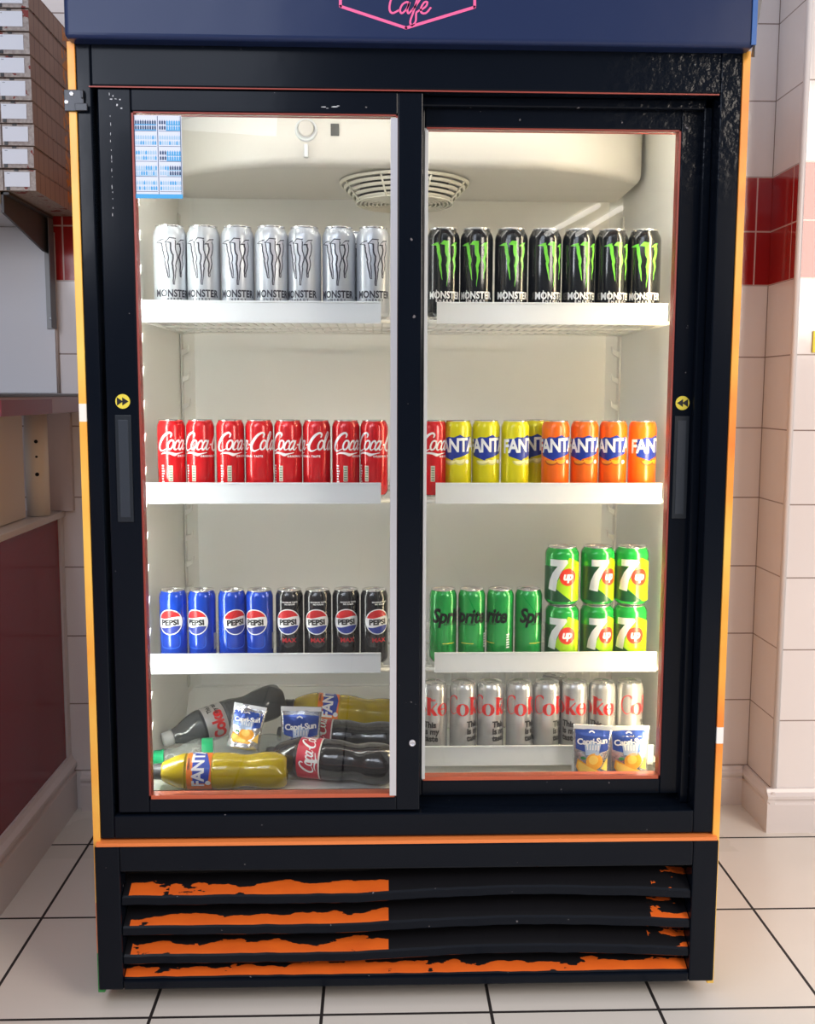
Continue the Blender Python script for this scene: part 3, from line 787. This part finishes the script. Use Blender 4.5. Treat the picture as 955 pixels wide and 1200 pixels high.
# plan of bottle rows stuck inside the left glass
b = B(); sw = mat('paper_white', (.66, .72, .86), .5); sb = mat('ink_cyan', (.05, .36, .72), .5); sn = mat('ink_navy', (.015, .06, .16), .5); sg = mat('ink_pale_blue', (.35, .56, .76), .5)
X0, X1, Z0, Z1, Y = -.4585, -.3800, 1.424, 1.557, .0090
b.box(X0, X1, Y, Y+.0006, Z0, Z1, sw)
def srect(x0, z0, x1, z1, m, k=1): b.poly([(x0, Y-.0002*k, z0), (x1, Y-.0002*k, z0), (x1, Y-.0002*k, z1), (x0, Y-.0002*k, z1)], m)
srect(X0, Z0, X1, Z0+.007, sb)
for x in (X0+.0012, (X0+X1)/2, X1-.0018): srect(x-.0004, Z0+.007, x+.0006, Z1-.001, sn, 2)
random.seed(11)
W = (X1-X0)/2-.004
for c_ in range(2):
    cx0 = X0+.002+c_*(X1-X0)/2
    for rw in range(5):
        zt = Z1-.004-rw*.0242
        srect(cx0, zt-.0215, cx0+W, zt-.0208, sn)
        for sub in range(2):
            n = 9; base = zt-.004-sub*.0085
            for i in range(n):
                x = cx0+W*(i+.15)/n
                if rw == 0: m_ = sn if (c_ == 0 or i < 3) else sb
                elif rw == 2 and c_ == 1: m_ = sn if i < 3 else sb
                elif rw == 3 and c_ == 1 and i > 3: m_ = sn
                else: m_ = random.choice([sb, sg, sg, sg])
                srect(x, base-.0062, x+W/n*.72, base-.001, m_)
                srect(x+W/n*.25, base-.001, x+W/n*.5, base+.0006, m_)
            if rw == 0 or (rw == 2 and c_ == 1) or rw == 3: srect(cx0+(0 if c_ == 0 else W*.33), base-.0078, cx0+W, base-.0062, sb if rw != 3 else sg)
b.build('shelf_plan_sheet', dl)
# latch bracket at the upper left corner
b = B(); lb_ = mat('latch_black', (.02, .022, .028), .3, metal=.3)
b.box(-.566, -.534, -.006, -.0025, 1.558, 1.592, lb_); b.box(-.548, -.528, -.0095, -.006, 1.558, 1.570, lb_); b.box(-.538, -.534, -.009, -.006, 1.578, 1.590, lb_)
o = b.build('latch', FR, bevel=.001)
for x, z in ((-.5535, 1.5850), (-.5620, 1.5720)):
    b = B(); b.lathe([(.0036, 0), (.0034, .0012), (.0016, .0016), (.0014, .0005)], M_alu, 14, fn=lambda a, c, zz, x=x, z=z: (x+a, -.0062-zz, z+c)); b.build('screw', o)

# chipped flecks in the black paint of the left door corner and rail
random.seed(21)
b = B(); fl = mat('chipped_fleck', (.55, .56, .60), .5)
def fleck(x, z, w_, h_, y=.0035):
    n = 7; b.poly([(x+w_*(.6+.4*random.random())*math.cos(2*PI*i/n), y-.0003, z+h_*(.6+.4*random.random())*math.sin(2*PI*i/n)) for i in range(n)], fl)
for x, z, w_, h_ in ((-.492, 1.580, .003, .0012), (-.485, 1.5805, .0025, .0008), (-.478, 1.5795, .002, .0015), (-.483, 1.571, .0016, .0022), (-.476, 1.566, .0022, .0016), (-.495, 1.588, .0008, .003), (-.489, 1.585, .0012, .0015),
                     (-.146, 1.572, .006, .0010), (-.128, 1.5725, .007, .0012), (-.122, 1.574, .003, .0008), (-.140, 1.570, .003, .0006)): fleck(x, z, w_, h_)
for i in range(14): fleck(-.4945+random.uniform(-.0008, .0008), 1.555-i*.012-random.random()*.008, .0006, random.uniform(.001, .005))
b.build('paint_flecks', dl)['kind'] = 'stuff'
# header light box
mh = mat('header_navy_vinyl', (.014, .026, .082), .3, spec=.25, coat=.08, bump=(3.0, .25, .02))
b = B(); b.box(-.556, .556, -.030, .55, 1.6645, 2.03, mh); hd = b.build('header_panel', FR, bevel=.008)
hd.modifiers[0].segments = 4
b = B(); pk = mat('neon_pink_print', (.86, .13, .34), .4)
hx = [(-.1165, 1.7180), (-.0115, 1.6865), (.0985, 1.7200), (.0985, 1.865), (-.009, 1.900), (-.1165, 1.865)]
t = ribbon([(x*1000, z*1000) for x, z in hx], 4.6, closed=True, raw=True)
# corner-correct widths: draw each side as its own strip
t = []
for i in range(6):
    a_, c_ = hx[i], hx[(i+1) % 6]
    t += ribbon([(a_[0]*1000, a_[1]*1000), (c_[0]*1000, c_[1]*1000)], 4.6, raw=True) + disc(a_[0]*1000, a_[1]*1000, 2.3, n=10)
cf = [([(11, 20, 2.6), (11, 26, 2.6), (5, 27), (-1, 17), (-1, 5), (4, 0), (12, 4)], 0), ([(20, 14), (15, 11), (13, 4), (16, 0), (21, 5), (23, 12)], 1), ([(24, 14), (22.5, 5), (25, 0), (29, 5)], 0),
      ([(29, 4), (36, 16), (39, 28), (36, 30), (33, 18), (31, 2), (29, -10), (32, -15), (36, -10), (35, 0), (37, 3), (41, 5)], 0), ([(40, 4), (46, 9), (47, 14), (43, 14), (40, 7), (42, 1), (48, 1), (53, 8)], 0)]
for st, cl in cf: t += mv(shear(ribbon(st, 2.6, bool(cl)), .18), -38, 1709, sc=1.22)
for q in t: b.poly([(x/1000, -.0304, z/1000) for x, z in ccw(q)], pk)
# 'Energy drink' style line of type is above the photo's frame and unknown: nothing added
b.build('neon_sign_print', hd)
b = B(); bl = mat('blue_edge_vinyl', (.03, .12, .38), .3)
b.box(.549, .557, -.0325, -.030, 1.668, 2.03, bl); b.build('edge_stripe', hd)
b = B(); cv = mat('curled_vinyl_back', (.22, .21, .21), .4); k = b.mi(cv)
gv = []
for i in range(13):
    z = 1.650+.38*i/12; row = []
    for j in range(5):
        u = j/4; wv = .016*min(1, (i+.3)/3)*u
        row.append(b.bm.verts.new((.557+wv, -.028+.012*math.sin(u*2.2)+.01*u, z+.01*u)))
    gv.append(row)
for i in range(12):
    for j in range(4):
        f = b.bm.faces.new((gv[i][j], gv[i][j+1], gv[i+1][j+1], gv[i+1][j])); f.material_index = k; f.smooth = True
o = b.build('curled_vinyl_edge', hd); so = o.modifiers.new('thick', 'SOLIDIFY'); so.thickness = .0006

# lower grille panel
b = B(); gy = -.012
b.box(-.556, -.512, gy, .03, .040, .3085, M_black); b.box(.510, .556, gy, .03, .040, .3085, M_black)
b.box(-.512, .510, gy, .03, .262, .3085, M_black); b.box(-.512, .510, gy, .03, .040, .058, M_black)
gp = b.build('grille_panel', FR, bevel=.003)
b = B(); og = mat('orange_bare_edge', (.86, .24, .06), .4, bump=(60, .5, .002)); b.box(-.553, .553, gy+.001, .012, .3082, .3145, og); b.build('orange_edge', gp)
b = B(); b.box(-.530, .530, .10, .12, .035, .30, M_dark)
for i in range(60):
    x = -.06+i*.0075
    b.box(x, x+.001, .085, .10, .05, .26, mat('condenser_fin', (.05, .05, .055), .5, metal=.5))
for z in (.09, .14, .19, .24): b.box(-.06, .40, .083, .085, z, z+.003, mat('condenser_fin', (0, 0, 0)))
b.box(-.035, .02, .065, .083, .06, .20, mat('condenser_plate', (.035, .037, .045), .4)); b.build('condenser', gp)
def bow(x, zc): return (.011*math.sin(PI*max(0, min(1, (x+.10)/.62))) if zc > .09 else 0)
for zl in (.212, .155, .101, .0585):
    b = B(); N = 44; k = b.mi(M_louvre); kb = b.mi(M_black)
    prof = [(.040, zl+.022, 0), (-.004, zl+.002, 0), (-.007, zl-.001, 1), (-.007, zl-.014, 1), (-.003, zl-.017, 1), (.036, zl+.003, 1)]
    if zl < .06: prof = [(.040, zl+.022, 0), (-.004, zl+.002, 0), (-.007, zl, 1), (-.007, zl-.004, 1), (0, zl-.006, 1), (.036, zl+.003, 1)]
    rows = []
    random.seed(int(zl*1000))
    for i in range(N+1):
        x = -.511+1.020*i/N; z_ = bow(x, zl)+random.uniform(-.0008, .0008)
        rows.append([b.bm.verts.new((x, y, z+z_)) for y, z, _ in prof])
    for i in range(N):
        for j in range(len(prof)):
            j2 = (j+1) % len(prof)
            f = b.bm.faces.new((rows[i][j], rows[i+1][j], rows[i+1][j2], rows[i][j2])); f.material_index = k if j == 0 else kb
    b.bm.faces.new(rows[0]).material_index = kb; b.bm.faces.new(rows[-1][::-1]).material_index = kb
    b.build('louvre_slat', gp, recalc=True)
# base plinth and feet
b = B(); b.box(-.545, .545, .02, .68, .028, .05, M_dark); b.build('base_tray', FR)
for x in (-.47, .47):
    for y in (.10, .62):
        b = B(); b.lathe([(.022, 0), (.022, .012), (.012, .014), (.012, .030)], M_dark, 16, fn=lambda a, c, z, x=x, y=y: (x+a, y+c, z)); b.build('foot', FR)

# ------------------------------------------------------------------ shelves
def wire_shelf(x0, x1, z, sx0, sx1, label, y0=.172, y1=.60, back=False):
    """z is the level the cans stand on"""
    root = empty('wire_shelf', ((x0+x1)/2, (y0+y1)/2, z), label, 'shelf', 'white wire shelves in the fridge')
    X0, X1 = x0-(x0+x1)/2, x1-(x0+x1)/2; Y0, Y1 = y0-(y0+y1)/2, y1-(y0+y1)/2
    b = B(); n = int((X1-X0)/.0185)
    for i in range(n+1):
        x = X0+.006+(X1-X0-.012)*i/n
        b.tube([(x, Y0+.012, -.0015), (x, Y1, -.0015)], .0014, M_wire, 6)
    for y in (Y0+.012, Y0+.030, (Y0+Y1)/2, Y1-.1, Y1-.005): b.tube([(X0, y, -.0050), (X1, y, -.0050)], .0021, M_wire, 6)
    b.tube([(X0, Y0+.006, -.006), (X1, Y0+.006, -.006)], .0036, M_wire, 8)
    for x in (X0, X1): b.tube([(x, Y0+.006, -.006), (x, Y1, -.006)], .003, M_wire, 8)
    if back:
        for i in range(n+1):
            x = X0+.006+(X1-X0-.012)*i/n
            b.tube([(x, Y1, -.0015), (x, Y1+.004, .03), (x, Y1+.004, .085)], .0014, M_wire, 6)
        b.tube([(X0, Y1+.004, .085), (X1, Y1+.004, .085)], .0021, M_wire, 6)
    b.build('wire_rack', root)
    b = B(); c = (x0+x1)/2
    yf = Y0-.002
    b.box(sx0-c, sx1-c, yf, yf+.003, -.008, .0265, M_white); b.box(sx0-c, sx1-c, yf, yf+.010, -.0105, -.008, M_white); b.box(sx0-c, sx1-c, yf-.0025, yf+.003, .0265, .0295, M_white)
    b.build('price_rail', root, bevel=.0006)
    return root
LV = {1: (1.243, 'top'), 2: (.9075, 'second'), 3: (.580, 'third'), 4: (.3935, 'bottom')}
for k, (z, nm) in LV.items():
    if k < 4: wire_shelf(-.492, -.004, z, -.489, -.050, 'left-hand white wire shelf at the %s level of the fridge' % nm)
    wire_shelf(.004, .492, z, .053 if k < 4 else .035, .484, 'right-hand white wire shelf at the %s level of the fridge' % nm, back=(k == 4))

# ------------------------------------------------------------------ cans on the shelves
Y = .215
def row(kind, name, cat, xs, z, rots, fmt, group, y=Y, ends=None):
    n = len(xs)
    for i, (x, rt) in enumerate(zip(xs, rots)):
        o = can(kind, name, cat, x, y+random.uniform(-.002, .002), z, rt, fmt % ORD[i], group)
row('ultra', 'energy_drink_can', 'drink can', [-.443, -.381, -.318, -.255, -.193, -.129, -.065], 1.243, [.30, -.05, .05, .12, -.28, -.12, .1],
    'tall white can with grey claw mark, %s from the left on the top shelf', 'white energy drink cans on the top left shelf')
row('green', 'energy_drink_can', 'drink can', [.005, .067, .130, .195, .259, .323, .386, .448][1:], 1.243, [.10, -.15, .05, .35, .25, .25, -.15],
    'tall black can with green claw mark, %s from the left on the top shelf', 'black energy drink cans on the top right shelf')
row('cola', 'cola_can', 'drink can', [-.449, -.394, -.337, -.282, -.227, -.173, -.117, -.063], .9075, [1.30, .85, 1.25, -.75, .72, -.78, 1.2, .65],
    'red can with white script, %s from the left wall on the left second-level shelf', 'red cola cans on the second shelf')
can('cola', 'cola_can', 'drink can', .050, Y, .9075, 1.15, 'red can with white script standing alone beside the yellow cans', 'red cola cans on the second shelf')
row('soda_lemon', 'lemon_soda_can', 'drink can', [.098, .152, .208], .9075, [-.30, .0, .55],
    'yellow can with blue and white lettering, %s of the front yellow ones from the left', 'yellow lemon soda cans')
can('soda_lemon', 'lemon_soda_can', 'drink can', .258, Y+.055, .9075, -.45, 'yellow can set back behind and between the front yellow and orange cans', 'yellow lemon soda cans')
row('soda_orange', 'orange_soda_can', 'drink can', [.2865, .343, .398, .455], .9075, [-.10, -.25, -.35, .50],
    'orange can with blue and white lettering, %s from the left', 'orange soda cans')
row('pepsi', 'cola_can', 'drink can', [-.453, -.397, -.339, -.286], .580, [-.08, -.35, .40, -.25],
    'blue can with red, white and blue globe, %s from the left', 'blue cola cans on the third shelf')
row('max', 'cola_can', 'drink can', [-.228, -.173, -.118, -.063], .580, [-.05, -.05, .05, .28],
    'black can with red, white and blue globe, %s of the four from the left', 'black cola cans on the third shelf')
row('sprite', 'lemonade_can', 'drink can', [.072, .128, .184, .240], .580, [.35, -.45, -1.05, .42],
    'plain green can with dark slanted lettering, %s from the left', 'green lemonade cans on the third shelf')
for lev, (z, xs, rts) in enumerate(((.580, [.306, .375, .441], [-.05, .25, -.10]), (.6951, [.304, .374, .441], [0.0, .35, .05]))):
    for i, (x, rt) in enumerate(zip(xs, rts)):
        can('sevenup', 'lemonade_can', 'drink can', x, Y, z, rt, 'short green can with red disc, %s row, %s of three' % (('lower', 'upper')[lev], ('left', 'middle', 'right')[i]), 'short green lemonade cans stacked in two rows')
row('diet', 'diet_cola_can', 'drink can', [.055, .113, .167, .225, .279, .334, .389, .445], .3935, [-.75, .30, .15, .38, .45, -1.0, -1.05, .75],
    'silver can with red lettering, %s from the left on the lowest shelf', 'silver diet cola cans on the lowest shelf')
# cans standing behind the front rows, seen in the gaps
can('ultra', 'energy_drink_can', 'drink can', -.097, Y+.062, 1.243, .1, 'tall white can in the second rank, glimpsed in the gap beside the sixth white can', 'white energy drink cans behind the front row')
can('diet', 'diet_cola_can', 'drink can', .305, Y+.056, .3935, .2, 'silver can in the second rank, glimpsed between the silver cans in the middle', 'silver diet cola cans behind the front row')

# ------------------------------------------------------------------ bottles lying on the fridge floor
def bottle(name, p_cap, p_base, R, liquid, lab, capm, roll, label, shell=None, writing=None, z_lab=(.115, .165), empty_top=0.0):
    """standing bottle modelled along +Z, then laid from p_base to p_cap"""
    a = Vector(p_base); c = Vector(p_cap); L = (c-a).length
    root = empty(name, a, label, 'bottle', 'bottles lying on the fridge floor')
    zax = (c-a).normalized(); fwd = Vector((0, -1, 0)); fwd = (fwd-zax*fwd.dot(zax)).normalized()   # local -Y
    yax = -fwd; xax = yax.cross(zax)
    m = Matrix((xax, yax, zax)).transposed()
    root.rotation_euler = (m @ Matrix.Rotation(roll, 3, 'Z')).to_euler()
    k = L/.235
    z0, z1 = z_lab
    prof = [(.003, .006), (R*.45, .002), (R*.70, 0), (R*.86, .003), (R*.97, .012), (R, .024), (R*.985, .045), (R*.90, .060), (R*.86, .072), (R*.91, .085), (R*.985, .100), (R*.985, z0-.002), (R*.955, z0), (R*.955, z1), (R*.985, z1+.002),
            (R*.92, z1+.014), (R*.74, z1+.030), (R*.52, z1+.045), (.0150, .216), (.0130, .219), (.0130, .223)]
    prof = [(r, z*k) for r, z in prof]
    # rounded resampling
    sm = smooth_pts(prof, 3)
    b = B(); seg = 40; rings = []
    mk = b.mi(shell or liquid)
    for r, z in sm:
        rg = []
        for i in range(seg):
            th = 2*PI*i/seg
            foot = max(0, 1-z/(.022*k)); rr = max(.0005, r*(1-.16*foot*(.5+.5*math.cos(5*th))))
            rg.append(b.bm.verts.new((rr*math.sin(th), -rr*math.cos(th), z)))
        rings.append(rg)
    for i in range(len(rings)-1):
        for j in range(seg):
            f = b.bm.faces.new((rings[i][j], rings[i][(j+1) % seg], rings[i+1][(j+1) % seg], rings[i+1][j])); f.material_index = mk; f.smooth = True
    b.bm.faces.new(rings[0][::-1]).material_index = mk; b.bm.faces.new(rings[-1]).material_index = mk
    b.build('body', root)
    b = B(); rc = .0152
    b.lathe([(rc+.001, .2175*k), (rc+.001, .2205*k), (rc, .222*k), (rc-.0006, .2345*k), (rc-.003, .236*k), (.001, .236*k)], capm, 28); b.build('cap', root)
    rl = R*.965
    b = B(); b.lathe([(rl, z0*k+.001), (rl+.0004, z0*k+.002), (rl+.0004, z1*k-.002), (rl, z1*k-.001)], lab, 48, cap=False)
    if writing: writing(b, cyl(rl+.0006), z0*k*1000, z1*k*1000)
    b.build('wrap_label', root)
    return root
def put(b, fn, tris, m, off, **kw): b.decal([ccw(t) for t in mv(tris, sc=KMM)], fn, m, off, **kw)
oj = mat('orange_squash', (.50, .36, .006), .10, coat=.7, bump=(30, .25, .003)); ck = mat('cola_liquid', (.022, .020, .022), .10, coat=.7, bump=(25, .25, .003)); ck2 = mat('cola_liquid_dark', (.016, .018, .020), .12, coat=.7, bump=(25, .25, .003))
cl = see_through('clear_plastic', (.42, .44, .42), .42); gl_ = see_through('smoky_plastic', (.08, .085, .09), .93)
o_lab = mat('label_orange', (.88, .20, .02), .35); r_lab = mat('label_red', (.55, .02, .05), .3); g_lab = mat('label_green', (.01, .42, .16), .35); s_lab = mat('label_silver', (.50, .48, .47), .3, metal=.3)
blue2 = mat('label_blue', (.02, .06, .42), .35)
def w_fanta(b, fn, z0, z1):
    zc = (z0+z1)/2
    put(b, fn, mv(tri([(-38, -17), (-5, -21), (30, -12), (42, 10), (36, 15), (10, 12), (-36, 11)]), 6, zc), blue2, .0003)
    put(b, fn, mv(text('FANTA', 22, 1.0, .0, .92, .95), 6, zc-9), White, .0006)
    put(b, fn, mv(text('ORANGE', 4, .2), 8, zc+17), Black, .0006)
    put(b, fn, mv(disc(-30, 0, 5), 0, zc-17), White, .0005)
    # small print higher up the bottle body
def w_cola(b, fn, z0, z1):
    put(b, fn, mv(CS, -50, (z0+z1)/2-10, sc=.86), White, .0004)
    put(b, fn, mv(rect(-30, 0, -24, 24), 0, z0+4), White, .0004)
    put(b, fn, rect(-80, z0+.5, 80, z0+3.5), mat('label_white_edge', (.72, .66, .62), .4), .0003)
def w_diet(b, fn, z0, z1):
    zc = (z0+z1)/2
    put(b, fn, mv(text('Coke', 24, 1.4, 0, .86, .92), 0, zc-14), mat('print_cola_red', (0, 0, 0)), .0004)
    put(b, fn, mv(text('This is', 9, .4, 0, .9), 44, zc+4) + mv(text('my taste', 9, .4, 0, .9), 44, zc-9), Black, .0004)
def w_green(b, fn, z0, z1):
    put(b, fn, mv(text('Sprite', 18, .8, .2, .9), 0, (z0+z1)/2-8), White, .0004)
white_cap = mat('cap_pale_grey', (.50, .50, .50), .4); green_cap = mat('cap_green', (.01, .50, .20), .4); red_cap = mat('cap_red', (.55, .01, .02), .4); dark_cap = mat('cap_dark', (.04, .04, .045), .4)
bottle('soda_bottle', (-.478, .125, .394), (-.228, .130, .393), .0345, oj, o_lab, dark_cap, .55, 'bottle of yellow-orange soda with orange label lying nearest the glass', writing=w_fanta, z_lab=(.130, .175))
bottle('cola_bottle', (-.272, .186, .404), (-.026, .138, .3985), .0395, ck, r_lab, dark_cap, .9, 'dark cola bottle with red label lying in front at the right of the pile', writing=w_cola, z_lab=(.128, .172))
bottle('lemonade_bottle', (-.494, .200, .393), (-.245, .238, .393), .034, cl, g_lab, green_cap, -.9, 'clear bottle with green cap and green label behind the orange soda bottle', writing=w_green, z_lab=(.128, .150))
bottle('diet_cola_bottle', (-.492, .278, .402), (-.262, .395, .452), .037, gl_, s_lab, white_cap, .05, 'dark bottle with silver label slanting up at the back left of the pile', writing=w_diet, z_lab=(.118, .160))
bottle('cola_bottle', (-.262, .312, .402), (-.010, .292, .394), .036, ck2, r_lab, dark_cap, .5, 'dark cola bottle behind the grey juice pouch, its red label half hidden', writing=w_cola, z_lab=(.128, .172))
bottle('soda_bottle', (-.258, .432, .424), (-.006, .435, .398), .036, oj, o_lab, dark_cap, .9, 'orange soda bottle lying at the very back right of the pile', writing=w_fanta, z_lab=(.126, .170))

# ------------------------------------------------------------------ juice pouches
foil = mat('pouch_foil', (.62, .63, .66), .22, metal=.75, bump=(42, .7, .004))
p_blue = mat('pouch_blue', (.02, .075, .40), .25, metal=.3, coat=.4); p_pale = mat('pouch_pale_blue', (.42, .54, .74), .3, metal=.2)
p_or = mat('pouch_orange', (.90, .40, .03), .35, metal=.1); p_or2 = mat('pouch_orange_flesh', (.95, .62, .12), .35); p_gr = mat('pouch_leaf', (.03, .25, .06), .35)
def pouch(loc, rx, ry, rz, label, W=.070, H=.105, crumple=0.0, seed=0, lift=12):
    root = empty('juice_pouch', loc, label, 'juice pouch', 'foil juice pouches in the fridge')
    root.rotation_euler = (rx, ry, rz)
    def surf(u, v, off, side=-1):
        """u,v metres; u from centre, v from base"""
        t = v/H
        w_ = W/2*(1.0-.05*math.sin(t*PI)+.04*t)
        uu = u/(W/2)*w_; e_ = max(0, 1-abs(u/(W/2))**2.6)
        d = .017*(1-t)**.55*min(1, (1-t)*6) * e_ if t < 1 else 0
        d = max(d, 0)+.0005
        nz = noise.noise(Vector((u*60+seed*9, v*60, side*3)))*crumple
        return (uu, side*(d+off)+nz*e_, v)
    b = B(); nu, nv = 14, 18; k = b.mi(foil); sides = {}
    for side in (-1, 1):
        sides[side] = [[b.bm.verts.new(surf(-W/2+W*i/nu, H*j/nv, 0, side)) for i in range(nu+1)] for j in range(nv+1)]
        g = sides[side]
        for j in range(nv):
            for i in range(nu):
                q = (g[j][i], g[j][i+1], g[j+1][i+1], g[j+1][i])
                f = b.bm.faces.new(q if side < 0 else q[::-1]); f.material_index = k; f.smooth = True
    A, Z = sides[-1], sides[1]
    per = lambda g: [g[0][i] for i in range(nu+1)] + [g[j][nu] for j in range(1, nv+1)] + [g[nv][i] for i in range(nu-1, -1, -1)] + [g[j][0] for j in range(nv-1, 0, -1)]
    pa, pz = per(A), per(Z); n = len(pa)
    for i in range(n):
        f = b.bm.faces.new((pa[i], pz[i], pz[(i+1) % n], pa[(i+1) % n])); f.material_index = k
    def pd(tris, m, off): b.decal([ccw(t) for t in mv(tris, sc=KMM*W/.070)], lambda u, v, o: surf(u, v, o), m, off, step=.005, stepy=.006)
    sy = H/.105*.070/W
    s = lambda tr: [[(x, (y*.86+lift)*sy) for x, y in t] for t in tr]
    pd(s(tri([(-30, 50), (-6, 44), (4, 42), (30, 50), (31, 88), (0, 91), (-31, 88)])), p_blue, .0003)
    pd(s(tri([(-12, 40), (12, 40), (16, 66), (6, 62), (0, 70), (-6, 62), (-15, 66)])), p_pale, .0005)
    pd(s(mv(text('Capri-Sun', 11.5, .55, .05, .92, .92), 0, 62, rot=.10)), White, .0010)
    pd(s(ribbon([(-7, 84), (-2, 87), (3, 84)], 2.4)), White, .0008)
    for x in (-10, -5, 0, 5, 10): pd(s(rect(x, 50, x+2, 60)), White, .0008)
    pd(s(disc(5, 28, 16)), p_or, .0005); pd(s(disc(3, 31, 9)), p_or2, .0007)
    pd(s(ring(-12, 8, 26, 22, 25, 21)[0:0] + [ccw(x) for x in tri([(-26, 30), (18, 8), (14, 3), (-22, 3), (-28, 14)])]), p_or, .0009)
    pd(s([ccw(x) for x in tri([(-24, 26), (14, 8), (10, 5), (-20, 5), (-25, 14)])]), p_or2, .0011)
    pd(s([ccw(x) for x in tri([(30, 34), (31, 8), (18, 14)])]), p_or2, .0009)
    pd(s(disc(-16, 33, 5, 3)), p_gr, .0007)
    b.build('foil_bag', root)
    b = B(); b.box(-W/2, W/2, -.0022, -.0006, H*.925, H*.995, mat('seal_strip', (.78, .79, .80), .3, metal=.3)); b.build('top_seal', root)
    return root
pouch((.349, .128, .3605), -.05, .05, -.05, 'foil juice pouch with orange fruit at bottom right, left one of the pair', W=.073, H=.116, crumple=.0015, seed=1, lift=20)
pouch((.424, .130, .3605), -.05, .02, .08, 'foil juice pouch with orange fruit at bottom right, right one nearest the fridge corner', W=.078, H=.113, crumple=.0015, seed=2, lift=20)
pouch((-.318, .172, .420), -.30, .16, -.08, 'crumpled foil juice pouch lying on top of the orange soda bottle', W=.064, H=.085, crumple=.006, seed=3)
pouch((-.212, .232, .3605), -.08, .03, .0, 'dark blue foil juice pouch standing behind the front cola bottle', W=.080, H=.122, crumple=.002, seed=4, lift=14)
